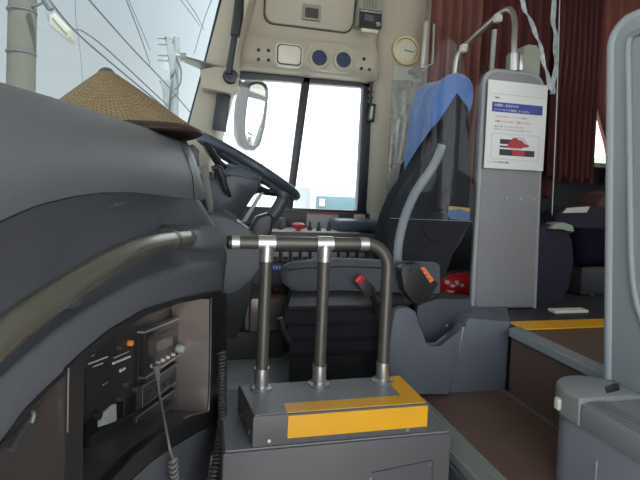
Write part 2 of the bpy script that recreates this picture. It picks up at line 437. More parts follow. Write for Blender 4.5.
# black surround of the radio recess : outer loop, inner lip, back of recess
OUT = [(60, 560), (66, 470), (67.5, 368), (86, 350.5), (110, 330.5), (145, 310), (180, 299), (205, 293.5), (222, 291), (223, 340), (223, 385), (221, 412), (216, 422), (197, 431), (172, 446), (152, 460), (132, 478), (100, 512), (80, 560)]
INN = [(83, 540), (83, 440), (84, 372), (90, 358), (113, 336), (147, 315), (180, 303), (204, 298.5), (211, 297), (211, 340), (210, 385), (209, 405), (208, 412), (194, 416), (178, 424), (158, 437), (136, 454), (110, 482), (92, 525)]
RD = -.085
bm = BM()
lo_ = [dp(x, y, .008) for x, y in OUT]; li = [dp(x, y, .010) for x, y in INN]; lb = [v-DN*.02 for v in li]
loft(bm, [[v-DN*.03 for v in lo_], lo_, li, lb], True); obj('radio_surround', bm, BLK, dash, 45)
bm = BM()
li2 = [v-DN*.004 for v in li]; lbb = [v+DN*(RD-.012) for v in li]
loft(bm, [li2, lbb], True)
obj('recess_lining', bm, DARK, dash, 40)
bm = BM(); f = bm.faces.new([bm.verts.new(v) for v in lbb]); bmesh.ops.triangulate(bm, faces=[f]); obj('recess_back', bm, BLK, dash)
# brown brushed end panel of the recess with a pale edge
ends = [(211, 298), (211, 340), (210, 385), (208.5, 411)]
bm = BM(); A_ = [dp(x, y, .008)-DU*.014 for x, y in ends]; loft(bm, [A_, [v+DN*(RD-.008) for v in A_]]); solidify(bm, .002); obj('end_panel', bm, BROWNP, dash)
bm = BM(); tube(bm, [dp(x, y, .013) for x, y in ends]+[dp(195, 414, .011), dp(184, 418, .008)], .0016, 6); obj('edge_trim', bm, CHROME, dash)
# brown flush panel at the near end with a catch
bm = BM()
FL = [(-200, 660), (-110, 556), (-50, 493), (0, 443), (22, 412), (45, 389), (66, 368.5), (66, 430), (65, 480), (60, 700), (-200, 760)]
f = bm.faces.new([bm.verts.new(dp(x, y, .0)) for x, y in FL]); bmesh.ops.triangulate(bm, faces=[f]); r_ = bmesh.ops.extrude_face_region(bm, geom=bm.faces[:])
bmesh.ops.translate(bm, verts=[v for v in r_['geom'] if isinstance(v, bmesh.types.BMVert)], vec=DN*.006)
cv = obj('cover_panel', bm, mat('dark_brown_panel', (.045, .038, .036), .38, var=.1, vscale=10), dash)
bm = BM(); prism(bm, [dp(x, y, .004) for x, y in ((4, 448), (24, 416), (31, 412), (33, 419), (27, 428), (9, 452), (5, 453))], DN*.008, .002)
bmesh.ops.translate(bm, verts=bm.verts, vec=V()); obj('catch', bm, DARK, cv, 40)
bm = BM(); tube(bm, smoothpts([dp(33, 411.5, .012), dp(33.5, 416, .012), dp(31, 423, .012)], 4), .0022, 6); obj('catch_rim', bm, CHROME, cv)
bm = BM(); tube(bm, [dp(68.5, 368, .010), dp(67.5, 432, .010)], .0010, 6); obj('panel_edge', bm, CHROME, dash)
# lower body beneath the recess, down to the stairwell floor
low = [(225, 395), (222, 414), (217, 424), (197, 433), (172, 448), (152, 462), (132, 480), (100, 514), (80, 562)]
bm = BM(); rows = []
a = [dp(x, y, .004) for x, y in low]
rows = [[a[0]-DN*.3]+[v-DN*.02 for v in a], [a[0]-DN*.2+DU*.002]+[v for v in a]]
rows.append([a[0]-DN*.2+V((0, 0, -.1))+DU*.002]+[V((v.x, v.y, v.z-.07))-DN*.012 for v in a])
rows.append([V((a[0].x, a[0].y, -.3))-DN*.2]+[V((v.x, v.y, -.30))-DN*.05 for v in a])
loft(bm, rows); obj('lower_body', bm, BODY, dash, 60)
bm = BM(); prism(bm, [dp(x, y, -.01) for x, y in ((221, 296), (226, 292), (227, 300), (227, 470), (221, 470))], -DN*.25); obj('end_panel', bm, DARK, dash)
bm = BM(); e0 = dp(-200, 300, -.02)   # back body to keep the console solid
b0 = dp(226, 300, -.10); prism(bm, [e0-DN*.12, b0-DN*.03, V((-.30, 1.5, 0)), V((-.66, 1.3, 0)), V((-.75, .5, 0)), V((-.62, -.1, 0))], (0, 0, 0)) if False else None
bm.free()

# ---- radio recess contents
def dpoly(px, off, th, bev=.0): return prism(BM(), [dp(x, y, off) for x, y in px], -DN*th, bev)
def shear(px, y0l, y0r, xl, xr):   # y offset of the slanting (perspective) rows
    return lerp(y0l, y0r, (px-xl)/(xr-xl))
def quad(xl, xr, ytl, ytr, ybl, ybr): return [(xl, ytl), (xr, ytr), (xr, ybr), (xl, ybl)]
PO = RD+.004
pn = obj('switch_panel', dpoly(quad(86, 140, 352, 317, 470, 440), PO, .006), BLK, dash)
for (x, y, r, m) in ((128.5, 343, .0058, ORANGE), (117.5, 347, .005, DARK), (123, 384.5, .005, DARK), (132.5, 389.5, .005, DARK), (117, 399, .004, DARK)):
    bm = BM(); lathe(bm, [(0, .0), (r, .0), (r, .006), (r*.8, .009), (0, .009)], dp(x, y, PO), DN, 16); obj('indicator_lamp' if m is ORANGE else 'button', bm, m, pn, 40)
WI = mat('white_marking', (.62, .62, .60), .6)
for x0, y0, x1, y1, w in ((88.5, 357.5, 94, 355, .0012), (88.5, 364, 107, 357, .0012), (93, 367, 103, 363, .0009), (113, 363.5, 130, 356.5, .0022), (114, 358, 129, 351.5, .0008), (120, 371, 124.5, 368.5, .0028), (103, 385, 108, 382, .0007)):
    bm = BM(); tube(bm, [dp(x0, y0, PO+.001), dp(x1, y1, PO+.001)], w, 6); obj('panel_marking', bm, WI, pn)
pk = obj('pocket', dpoly(quad(86, 136, 423, 394, 448, 420), PO+.002, .004, .0008), mat('pocket_black', (.006, .006, .007), .3), dash)
obj('pocket_lining', dpoly([(99, 417), (113, 404.5), (116.5, 404), (116.5, 421), (99, 427)], PO+.004, .003), SKIRT, pk)
bm = BM(); lathe(bm, [(0, 0), (.006, 0), (.007, .012), (0, .013)], dp(94, 415, PO+.002), DN, 16); obj('pocket_knob', bm, BLK, pk, 40)
obj('pocket_flap', dpoly(quad(90, 136, 436, 412, 466, 438), PO+.007, .006, .001), BLK, dash)
bm = BM(); tube(bm, [dp(125, 392, PO+.003), dp(122, 443, PO+.003)], .001, 6); tube(bm, [dp(139, 330, PO+.003), dp(137, 432, PO+.003)], .001, 6); obj('panel_joint', bm, DARK, dash)
# cassette/radio decks
RO = PO+.012
rd = obj('radio', dpoly(quad(146, 179, 331, 318, 384, 355), RO, .014, .0012), mat('radio_black', (.02, .02, .021), .33), dash, 40)
bm = BM(); prism(bm, [dp(x, y, RO+.004) for x, y in ((145, 331.5), (180.5, 317), (180.5, 319), (145, 333.5))], -DN*.02); obj('radio_top_trim', bm, SILVER, rd)
bm = BM(); prism(bm, [dp(x, y, RO+.003) for x, y in ((145, 377.5), (179, 354.5), (179, 356), (145, 379.5))], -DN*.02); obj('radio_bottom_trim', bm, CHROME, rd)
obj('display', dpoly(quad(157, 173, 342, 335, 352, 345), RO+.0012, .002), mat('radio_display', (.055, .05, .046), .15), rd)
obj('tape_door', dpoly(quad(148, 156, 340, 337, 356, 352), RO+.0012, .002), BLK, rd)
for k in range(5):
    x = 151+k*5.2; y = 366-k*2.9
    bm = BM(); lathe(bm, [(0, 0), (.0040, 0), (.0040, .006), (.003, .008), (0, .008)], dp(x, y, RO), DN, 14); obj('knob', bm, IVORY, rd, 40)
for k in range(6):
    x = 150+k*4.6; y = 337-k*1.9
    obj('button', dpoly(quad(x, x+3, y, y-1.2, y+2.2, y+1), RO+.002, .003), DARK, rd)
bm = BM(); lathe(bm, [(0, 0), (.0085, 0), (.010, .003), (.0095, .016), (.008, .018), (0, .018)], dp(176.5, 348.5, RO), DN, 24); obj('volume_knob', bm, mat('grey_knob', (.42, .43, .42), .4), rd, 40)
r2 = obj('amplifier', dpoly(quad(141, 177.5, 386, 362, 409, 382), PO+.012, .018, .001), DARK, dash, 40)
bm = BM(); q = quad(142.5, 176.5, 387.5, 364, 407, 381.5); tube(bm, [dp(x, y, PO+.0125) for x, y in q], .0007, 6, True); obj('face_outline', bm, SILVER, r2)
for k in range(4):
    bm = BM(); lathe(bm, [(0, 0), (.0048, 0), (.0045, .006), (0, .006)], dp(149+k*7.4, 393-k*4.6, PO+.012), DN, 16); obj('knob', bm, DARK, r2, 40)
r3 = obj('amplifier', dpoly(quad(135, 176.5, 417, 388, 435, 405), PO+.012, .018, .001), DARK, dash, 40)
bm = BM(); q = quad(136.5, 175, 418, 390, 433, 404); tube(bm, [dp(x, y, PO+.0125) for x, y in q], .0006, 6, True); obj('face_outline', bm, GREYINK, r3)
obj('white_label', dpoly(quad(136, 140.5, 426, 423.5, 432, 429.5), PO+.0135, .002), WHITE, r3)
bm = BM(); lathe(bm, [(0, 0), (.006, 0), (.005, .006), (0, .006)], dp(166, 402, PO+.012), DN, 16); obj('knob', bm, BLK, r3, 40)

# handset plug with its cord, coiling at the bottom
def coil(bm, path, rad, turns, r, seg=6, per=12):
    P = smoothpts(path, 10); n = turns*per; out = []
    L = [0]
    for a, b in zip(P, P[1:]): L.append(L[-1]+(b-a).length)
    for i in range(n+1):
        s = L[-1]*i/n; j = max(k for k in range(len(L)) if L[k] <= s+1e-9); j = min(j, len(P)-2)
        t = (P[j+1]-P[j]).normalized(); c = P[j]+t*(s-L[j]); u = t.cross(DU).normalized(); w = t.cross(u)
        a = 2*math.pi*i/per; out.append(c+(u*math.cos(a)+w*math.sin(a))*rad)
    return out
mc = thing('microphone_cord', 'pale grey cord plugged into the black radio and coiling at its lower end', 'cord', dp(174, 485, .02))
pl = BM(); tube(pl, [dp(156, 365, RO+.018), dp(157, 371, RO+.02), dp(158, 380, RO+.02)], [.0075, .0065, .0042], 14); obj('plug', pl, CORDG, mc, 50)
bm = BM(); tube(bm, smoothpts([dp(158, 380, RO+.02), dp(160, 398, RO+.035), dp(165, 424, RO+.075), dp(170, 449, RO+.10), dp(173, 458, .02)], 8)
     + coil(bm, [dp(173, 458, .018), dp(174, 475, .018), dp(176, 500, .018), dp(177, 520, .018)], .0072, 13, .0028), .0026, 8); obj('cord', bm, CORDG, mc, 60)
bm = BM(); P2 = [dp(222, 352, .022), dp(222, 380, .03), dp(222.5, 420, .05), dp(219, 450, .06), dp(213, 478, .06), dp(208, 510, .06)]
tube(bm, coil(bm, P2, .0085, 44, .003), .0036, 6)
tag(obj('coiled_cable', bm, mat('dark_grey_cable', (.05, .05, .052), .5), None, 60), 'dark grey coiled cable hanging beside the end of the front console', 'cable')

# handrail along the console
hr = thing('console_handrail', 'thick curved bronze handrail running along the face of the grey front console', 'handrail', dp(60, 300, .0))
bm = BM(); tube(bm, smoothpts([dp(-260, 560, .05), dp(-110, 432, .045), (dp(0, 337, .045)), dp(40, 307, .045), dp(80, 280, .045), dp(115, 259, .043), (dp(145, 245.5, .040)), dp(170, 240, .033), dp(192, 238, .030), dp(206, 238.5, .030)], 8), .0158, 20)
obj('rail', bm, RAILG, hr, 60)
bm = BM(); a = dp(170, 240, .033); b = dp(173.5, 239.6, .032); tube(bm, [a, b], .0168, 20); obj('collar', bm, RAIL, hr, 40)
bm = BM(); tube(bm, [dp(68, 304, -.04), dp(70, 296, .0), dp(72, 290, .035)], [.018, .012, .011], 14); obj('bracket', bm, BODY, hr, 40)
# moulded socket at the end of the console
bm = BM()
sock = [(201, 230), (207, 227), (212, 226.5), (222, 228), (227, 231), (229, 238), (228, 246), (224, 250), (208, 251), (202, 247)]
prism(bm, [dp(x, y, .055) for x, y in sock], -DN*.09, .02, 4); so = obj('rail_socket', bm, BODY, dash, 50)
bm = BM(); lathe(bm, [(0, 0), (.022, 0), (.022, .004), (.0, .004)], dp(203, 238.5, .030), (-DU), 20); obj('socket_opening', bm, BLK, so, 40)

# ================================================================== STRAW HAT on the console
hc = V((0, 0, 0)); bm = BM()
seg = 64; uvl = bm.loops.layers.uv.new('UVMap'); prof = [(.188, .012), (.15, .041), (.10, .081), (.05, .121), (.013, .149)]
rings = [[bm.verts.new(hc+V((r*math.cos(2*math.pi*k/seg), r*math.sin(2*math.pi*k/seg), h))) for k in range(seg)] for r, h in prof]
for i in range(len(rings)-1):
    for k in range(seg):
        f = bm.faces.new((rings[i][k], rings[i][(k+1) % seg], rings[i+1][(k+1) % seg], rings[i+1][k]))
        for lp, (a, b) in zip(f.loops, ((k, i), (k+1, i), (k+1, i+1), (k, i+1))): lp[uvl].uv = (a/seg*2.6, b*.22)
ht = thing('straw_hat', 'conical woven straw hat with dark brim lying on the console behind the windscreen', 'hat', hc)
obj('crown', bm, STRAW, ht, 60)
bm = BM(); lathe(bm, [(.172, .004), (.188, .0), (.196, .004), (.196, .009), (.188, .014), (.174, .022)], hc, seg=64); obj('brim', bm, BROWNB, ht, 60)
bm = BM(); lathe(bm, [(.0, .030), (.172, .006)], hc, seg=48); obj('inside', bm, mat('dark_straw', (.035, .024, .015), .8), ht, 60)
bm = BM(); lathe(bm, [(.018, .143), (.016, .149), (.010, .155), (.0, .158)], hc, seg=24); obj('peak_cap', bm, mat('grey_peak', (.10, .10, .10), .5), ht, 60)
ht.location = (-.205, 1.12, .836); ht.rotation_euler = (math.radians(0), math.radians(-6), 0)
# ================================================================== RAIL ON ITS BOX
pb = thing('plinth', 'low grey metal plinth in the stairwell under the box with the yellow tape', 'plinth', (.32, 1.15, -.30))
bm = BM(); box(bm, (.052, .995, -.30), (.592, 1.31, .176), .008); obj('casing', bm, BOXF, pb, 40)
bm = BM(); box(bm, (.058, 1.0, .1755), (.586, 1.306, .179), .001); obj('top_sheet', bm, BOXLIT, pb)
for x, z in ((.245, .085), (.39, .085), (.535, .105), (.12, .02), (.535, .0)):
    bm = BM(); lathe(bm, [(0, 0), (.004, 0), (.003, .002), (0, .0025)], (x, .9955, z), (0, -1, 0), 12); obj('screw', bm, CHROME, pb, 40)
bm = BM(); tube(bm, [V((.39, .9945, .10)), V((.545, .9945, .115)), V((.545, .9945, .02))], .0012, 6); obj('access_panel_joint', bm, DARK, pb)
sb = thing('rail_box', 'grey metal box with a yellow taped corner that carries the bronze rail posts', 'box', (.32, 1.08, .179))
bm = BM()
c4 = [V((.116, 1.000, .179)), V((.527, 1.000, .179)), V((.527, 1.165, .179)), V((.094, 1.165, .179))]
prism(bm, c4, (0, 0, .071), .006); obj('casing', bm, BOXF, sb, 40)
bm = BM(); prism(bm, [V((.119, 1.003, .2495)), V((.524, 1.003, .2495)), V((.524, 1.162, .2495)), V((.097, 1.162, .2495))], (0, 0, .002), .0006); obj('lid', bm, BOXLIT, sb)
bm = BM(); prism(bm, [V((x, y, .2512)) for x, y in ((.190, 1.003), (.524, 1.003), (.524, 1.160), (.478, 1.160), (.478, 1.046), (.190, 1.046))], (0, 0, .0012)); obj('yellow_tape', bm, YEL, sb, label='yellow tape on the lid')
bm = BM(); box(bm, (.192, .9978, .196), (.5265, .9995, .246)); obj('yellow_tape', bm, YEL, sb, label='yellow tape on the front')
for x, z in ((.152, .192), (.478, .190)):
    bm = BM(); lathe(bm, [(0, 0), (.005, 0), (.004, .002), (0, .003)], (x, .9998, z), (0, -1, 0), 12); obj('screw', bm, CHROME, sb, 40)
for y, z in ((1.03, .20), (1.11, .20)):
    bm = BM(); lathe(bm, [(0, 0), (.005, 0), (.004, .002), (0, .003)], (lerp(.116, .094, (y-1)/.165)-.0005, y, z), (-1, 0, 0), 12); obj('screw', bm, CHROME, sb, 40)

rr = thing('post_rail', 'bronze tube handrail on three posts standing on the yellow taped box', 'handrail', (.31, 1.15, .2517))
RY = 1.138; RZ = .6105
bm = BM(); tube(bm, [V((.062, RY, RZ)), V((.30, RY, RZ)), V((.405, RY, RZ))]+[V((.405+.060*math.sin(a), RY, RZ-.060+.060*math.cos(a))) for a in [math.radians(x) for x in range(10, 91, 10)]]+[V((.465, RY, .42)), V((.465, RY, .262))], .0158, 20); obj('top_rail', bm, RAIL, rr, 60)
for x in (.148, .294):
    bm = BM(); tube(bm, [V((x, RY, .262)), V((x, RY, RZ))], .0152, 20); obj('post', bm, RAIL, rr, 60)
    bm = BM(); tube(bm, [V((x-.021, RY, RZ)), V((x+.021, RY, RZ))], .0182, 20); tube(bm, [V((x, RY, RZ)), V((x, RY, RZ-.045))], .0180, 20); obj('tee_clamp', bm, CHROME, rr, 40)
for x in (.148, .294, .465):
    bm = BM(); tube(bm, [V((x, RY, .2520)), V((x, RY, .302))], .0176, 20); lathe(bm, [(0, .2517), (.028, .2517), (.028, .256), (.020, .258), (0, .258)], (x, RY, 0), seg=24); obj('foot_flange', bm, CHROME, rr, 40)
    for dx, dy in ((-.021, -.008), (.021, -.008), (0, .022)):
        bm = BM(); lathe(bm, [(0, .257), (.0035, .257), (.003, .2605), (0, .261)], (x+dx, RY+dy, 0), seg=10); obj('bolt', bm, SILVER, rr, 40)
bm = BM(); tube(bm, [V((.385, RY, RZ)), V((.408, RY, RZ))], .0178, 20); obj('collar', bm, CHROME, rr, 40)
bm = BM(); tube(bm, [V((.064, RY, RZ)), V((.082, RY, RZ))], .0178, 20); obj('collar', bm, CHROME, rr, 40)
bm = BM(); lathe(bm, [(0, 0), (.012, 0), (.0165, .004), (.0165, .012), (0, .014)], (.052, RY, RZ), (1, 0, 0), 20); obj('end_cap', bm, BLK, rr, 40)

# ================================================================== DRIVER'S PLACE
dd = thing('driver_console', 'dark moulded driver dashboard with instrument hood behind the bronze rail', 'dashboard', (.0, 1.75, 0))
bm = BM(); pxprism(bm, [(196, 214), (214, 214), (228, 216.5), (244, 226), (256, 236), (262, 248), (262, 268), (252, 282), (238, 291), (222, 298), (190, 300)], 1.46, .34, .012, 3); obj('knee_cover', bm, BODY, dd, 50)
bm = BM(); pxprism(bm, [(200, 172), (212, 181), (230, 174), (250, 178), (261, 180), (259, 190), (252, 198), (243, 212), (236, 222), (222, 219), (206, 216)], 1.64, .34, .008, 3); obj('instrument_hood', bm, WHEELM, dd, 50)
bm = BM(); pxprism(bm, [(200, 167), (205, 165), (208, 169), (213.5, 206), (213, 212), (209, 214)], 1.44, .02, .002); obj('side_plate', bm, mat('taupe_plate', (.14, .135, .12), .5), dd, 40)
bm = BM(); pxprism(bm, [(188, 145), (193, 144), (199, 150), (200, 166), (197, 168), (191, 154)], 1.52, .03, .004); obj('vent', bm, BLK, dd, 40)
bm = BM(); pxprism(bm, [(224, 208), (238, 217), (236, 220), (222, 212)], 1.635, .01, .001); obj('card_slot', bm, BLK, dd)
bm = BM(); pxprism(bm, [(260, 193), (264, 192), (246, 222), (241, 222)], 1.66, .012, .001); obj('gap_light_strip', bm, SKIRT, dd)  # pale solid painted in place of light through the gap
bm = BM(); pxprism(bm, [(150, 240), (258, 240), (252, 300), (236, 340), (150, 340)], 1.72, .32, .01); obj('front_bulkhead', bm, DARK, dd, 40)
st = thing('steering_wheel', 'large blue black bus steering wheel tilted towards the driver', 'steering wheel', at(246, 168, Y=1.75))
wc = at(246.5, 166.5, Y=1.75); pA = at(200, 137, Y=1.75); pB = at(295, 196, Y=1.75)
ex = (pB-pA).normalized(); ey = V((0, 1, 0)); R_ = (pB-pA).length/2; nz = ex.cross(ey).normalized()
nz = nz if nz.z > 0 else -nz
wc = (pA+pB)/2
bm = BM(); tube(bm, [wc+(ex*math.cos(2*math.pi*k/64)+ey*math.sin(2*math.pi*k/64))*R_ for k in range(64)], .0165, 16, True); rim = obj('rim', bm, WHEELM, st, 60)
bm = BM()
for k in range(40):
    a = 2*math.pi*k/40; c = wc+(ex*math.cos(a)+ey*math.sin(a))*(R_-.003)-nz*.0125
    lathe(bm, [(0, 0), (.007, 0), (.006, .005), (0, .006)], c, -nz, 8)
obj('finger_grips', bm, WHEELM, rim, 40)
for sgn in (1, -1):
    for a0 in (25, 155):
        a = math.radians(a0*sgn); q = ex*math.cos(a)+ey*math.sin(a)
        bm = BM(); tube(bm, [wc-nz*.055+q*.05, wc-nz*.045+q*.11, wc-nz*.012+q*(R_-.012), wc+q*R_], [.016, .013, .011, .010], 10); obj('spoke', bm, BLK, st, 50)
bm = BM(); lathe(bm, [(0, -.018), (.055, -.022), (.080, -.035), (.085, -.055), (.07, -.075), (0, -.08)], wc, nz, 32); obj('hub', bm, HUBM, st, 50)
bm = BM(); tube(bm, [wc-nz*.07, wc-nz*.12-ex*.02, wc-nz*.16-ex*.03], [.05, .052, .054], 20); obj('column', bm, WHEELM, st, 50)
bm = BM(); pxprism(bm, [(222, 171), (230, 167), (241, 164.5), (261, 173.5), (261, 180), (252, 196), (236, 189), (224, 183)], 1.66, .16, .014, 3); obj('column_shroud', bm, HUBM, st, 50)
bm = BM(); lathe(bm, [(0, 0), (.006, 0), (.006, .003), (0, .003)], at(243, 180, Y=1.659), (0, -1, 0), 14); obj('shroud_screw', bm, BLK, st, 40)
sk = thing('column_stalk', 'black bent stalk switch beside the steering column', 'lever', at(223, 180, Y=1.6))
bm = BM(); tube(bm, smoothpts([at(212.5, 169, Y=1.58), at(218, 168, Y=1.585), at(222, 176, Y=1.59), at(226, 190, Y=1.60), at(230, 196, Y=1.62)], 5), [.010]*6+[.013]*6+[.011]*6+[.006]*3, 12); obj('lever', bm, BLK, sk, 60)
bm = BM(); lathe(bm, [(0, 0), (.012, 0), (.012, .02), (0, .022)], at(212.5, 172, Y=1.575), (0, 0, -1), 16); obj('knob', bm, BLK, sk, 40)
gl = thing('gear_lever', 'thick curved blue black lever rising below the right edge of the steering wheel', 'lever', at(264, 236, Y=1.62))
bm = BM(); tube(bm, smoothpts([at(264, 226, Y=1.62), at(271, 218, Y=1.62), at(278, 208, Y=1.62), at(283, 197, Y=1.62), at(280, 190, Y=1.62), at(271, 186.5, Y=1.64)], 6), [.024]*6+[.023]*6+[.022]*6+[.024]*6+[.017]*6+[.010], 16); obj('arm', bm, WHEELM, gl, 60)
bm = BM(); pxprism(bm, [(249, 232), (257, 217), (269, 213), (274, 217), (272, 235), (262, 240), (250, 238)], 1.59, .07, .010, 3); obj('boot', bm, BLK, gl, 50)

# side console along the driver's wall
sc_ = thing('side_console', 'switch console with pale top and a red knob below the driver side window', 'console', (.45, 2.17, 0))
bm = BM(); box(bm, (.02, 2.062, .0), (.80, 2.268, .545), .008); obj('cabinet', bm, BODY, sc_, 40)
bm = BM(); box(bm, (.17, 2.066, .5445), (.70, 2.264, .549), .002); obj('top_plate', bm, IVORY, sc_)
for row, (z0, z1, n, x0, dx) in enumerate(((.418, .458, 12, .205, .0445), (.265, .305, 5, .14, .052))):
    for k in range(n):
        x = x0+k*dx
        bm = BM(); box(bm, (x, 2.052, z0), (x+.028, 2.062, z1), .002); s_ = obj('rocker_switch', bm, SILVER if row == 0 else DARK, sc_)
        bm = BM(); box(bm, (x+.003, 2.049, z0+.003), (x+.025, 2.053, (z0+z1)/2), .001); obj('rocker_cap', bm, DARK if row == 0 else BLK, s_)
    bm = BM(); box(bm, (x0-.02, 2.055, z0-.012), (x0+n*dx, 2.0605, z1+.012), .002); obj('switch_plate', bm, DARK, sc_)
bm = BM(); a = at(272, 264, Y=2.05); b = at(282, 271, Y=2.05); box(bm, (a.x, 2.052, b.z), (b.x, 2.0605, a.z)); lb_ = obj('blue_label', bm, mat('blue_label', (.06, .13, .45), .5), sc_, label='small blue label')
for k in range(3):
    bm = BM(); box(bm, (a.x+.005+k*.013, 2.0505, b.z+.008), (a.x+.013+k*.013, 2.0525, a.z-.008)); obj('label_mark', bm, WHITE, lb_)
bm = BM(); c = at(276, 289, Y=2.05); box(bm, (c.x-.014, 2.050, c.z-.012), (c.x+.014, 2.0605, c.z+.012)); rs = obj('hazard_switch', bm, BLK, sc_)
bm = BM(); box(bm, (c.x-.007, 2.048, c.z-.007), (c.x+.007, 2.0505, c.z+.003)); obj('red_mark', bm, RED, rs)
kb = obj('parking_brake_knob', (lambda b: lathe(b, [(0, 0), (.012, 0), (.012, .008), (.024, .010), (.030, .016), (.030, .030), (.022, .036), (0, .037)], (.415, 2.10, .549), seg=24))(BM()), mat('red_knob', (.68, .07, .08), .4), sc_, 50, 'red round knob')
for x, y in ((.475, 2.13), (.515, 2.12), (.565, 2.13), (.34, 2.15), (.235, 2.12)):
    bm = BM(); lathe(bm, [(0, .549), (.012, .549), (.010, .567), (.006, .570), (.005, .59), (0, .591)], (x, y, 0), seg=16); obj('toggle', bm, DARK, sc_, 40)
bm = BM(); box(bm, (.27, 2.19, .549), (.37, 2.25, .60), .006); obj('grey_cover', bm, GREY, sc_, 40)
bm = BM(); pts = [V((x, y, .552)) for x, y in ((.615, 2.075), (.80, 2.075), (.83, 2.11), (.83, 2.26), (.60, 2.26), (.60, 2.10))]; prism(bm, pts, (0, 0, .052), .018, 3); obj('rest_pad', bm, HUBM, sc_, 50)
bm = BM(); a = at(251, 299, Y=1.98); b = at(287, 331, Y=1.98); box(bm, (a.x, 1.985, b.z), (b.x, 2.06, a.z), .004); jb = obj('junction_cover', bm, BROWNP, sc_, 40)
bm = BM(); box(bm, (a.x-.018, 1.992, b.z+.005), (a.x-.003, 2.06, a.z-.005), .003); obj('cover_flange', bm, SILVER, jb, 40)
bm = BM(); box(bm, (-.2, 2.0, .0), (.35, 2.06, .12), .01); obj('kick_plate', bm, BOXF, sc_, 40)
# notices on the sill
a = at(307, 213, Y=2.268); b = at(338, 229, Y=2.268)
bm = BM(); box(bm, (a.x, 2.268, b.z), (b.x, 2.2715, a.z)); nt_ = obj('sill_notice', bm, mat('grey_notice', (.33, .35, .36), .4)); tag(nt_, 'grey notice plate with a red top line below the driver side window', 'notice')
bm = BM(); box(bm, (a.x, 2.2665, a.z-.006), (b.x, 2.269, a.z)); obj('red_line', bm, REDINK, nt_)
for k in range(5):
    bm = BM(); box(bm, (a.x+.008, 2.2672, a.z-.018-k*.011), (b.x-.012-.02*(k % 2), 2.2685, a.z-.014-k*.011)); obj('print_line', bm, GREYINK, nt_)
a = at(354.5, 214.5, Y=2.262); b = at(365, 221.5, Y=2.262)
bm = BM(); box(bm, (a.x, 2.2635, b.z), (b.x, 2.272, a.z), .001); ys_ = tag(obj('sill_sticker', bm, mat('pale_yellow_sticker', (.62, .60, .33), .6)), 'small pale yellow sticker at the lower right corner of the driver side window', 'sticker')
for k in range(2):
    bm = BM(); box(bm, (a.x+.006, 2.2628, b.z+.006+k*.012), (b.x-.006, 2.2638, b.z+.012+k*.012)); obj('sticker_mark', bm, GREYINK, ys_)
bm = BM(); a = at(258, 214, Y=2.268); b = at(274, 224, Y=2.268); box(bm, (a.x, 2.266, b.z), (b.x, 2.272, a.z), .002); tag(obj('sill_vent', bm, BODY), 'small grey vent plate on the sill behind the curved lever', 'vent')

# pedals zone: pale worn patch is floor; black floor mat under the seat front
# ---- driver's seat
ds = thing('driver_chair', 'grey and black air suspended driver seat facing the windscreen behind the rail', 'seat', (.62, 1.76, 0))
bm = BM()
cp_ = [(286, 286), (283.5, 278), (285, 269), (291, 264.5), (305, 262.5), (340, 260), (395, 262), (440, 264), (440, 294), (400, 293), (340, 291), (310, 292), (294, 292)]
near = [at(x, y, Y=1.50) for x, y in cp_]
rows = []
for Y, ins, dz in ((1.50, .018, -.012), (1.506, .006, -.004), (1.525, 0, 0), (1.56, 0, -.002), (1.62, .03, -.028), (1.78, .075, -.040), (1.87, .11, -.045), (1.90, .14, -.055)):
    row = []
    for q in near:
        row.append(V((q.x+(ins if q.x < .35 else 0), Y, q.z+(dz if q.z > .43 else -dz*.3))))
    rows.append(row)
loft(bm, rows, True); bmesh.ops.holes_fill(bm, edges=bm.edges[:]); cu_ = obj('cushion', bm, SEATG, ds, 60)
bm = BM(); tube(bm, [at(x, y, Y=1.502) for x, y in ((288, 270), (305, 268), (345, 266.5), (400, 268.5))], .003, 8); obj('cushion_piping', bm, SEATK, cu_, 60)
nl = 4
lx = [(293, 402), (288, 400), (290, 398), (294, 396)]; ly = [(292, 306), (306, 321), (321, 336), (336, 350)]
for k in range(nl):
    (x0, x1), (y0, y1) = lx[k], ly[k]
    a = at(x0, y0, Y=1.54); b = at(x1+30, y1, Y=1.54); z0 = b.z; z1 = a.z
    bm = BM(); pr = [(0, z1), (-.012, lerp(z1, z0, .3)), (-.022, lerp(z1, z0, .75)), (-.018, z0), (0, z0-.002)]
    rows = []
    for o, z in pr: rows.append([V((a.x+o*.8, 1.545+o, z)), V((b.x, 1.545+o, z)), V((b.x, 1.98-o, z)), V((a.x+o*.8+.10, 1.98-o, z)), V((a.x+o*.8+.03, 1.70, z))])
    loft(bm, rows, True); bmesh.ops.holes_fill(bm, edges=bm.edges[:]); bevel(bm, [e for e in bm.edges], .006, 2); obj('bellows_fold', bm, SEATK if k else DARK, ds, 50)
bm = BM(); a = at(290, 350, Y=1.56); prism(bm, [V((a.x, 1.56, .012)), V((.80, 1.56, .012)), V((.80, 1.98, .012)), V((a.x+.12, 1.98, .012))], (0, 0, a.z), .006); obj('seat_base', bm, BLK, ds, 40)
bm = BM(); prism(bm, [V((a.x-.02, 1.545, 0)), V((.82, 1.545, 0)), V((.82, 2.0, 0)), V((a.x+.12, 2.0, 0))], (0, 0, .014), .003); obj('base_rail', bm, DARK, ds, 40)
bm = BM(); tube(bm, smoothpts([at(280, 318, Y=1.53), at(284, 330, Y=1.53), at(291, 343, Y=1.53)], 5), .010, 10); obj('height_lever', bm, BLK, ds, 60)
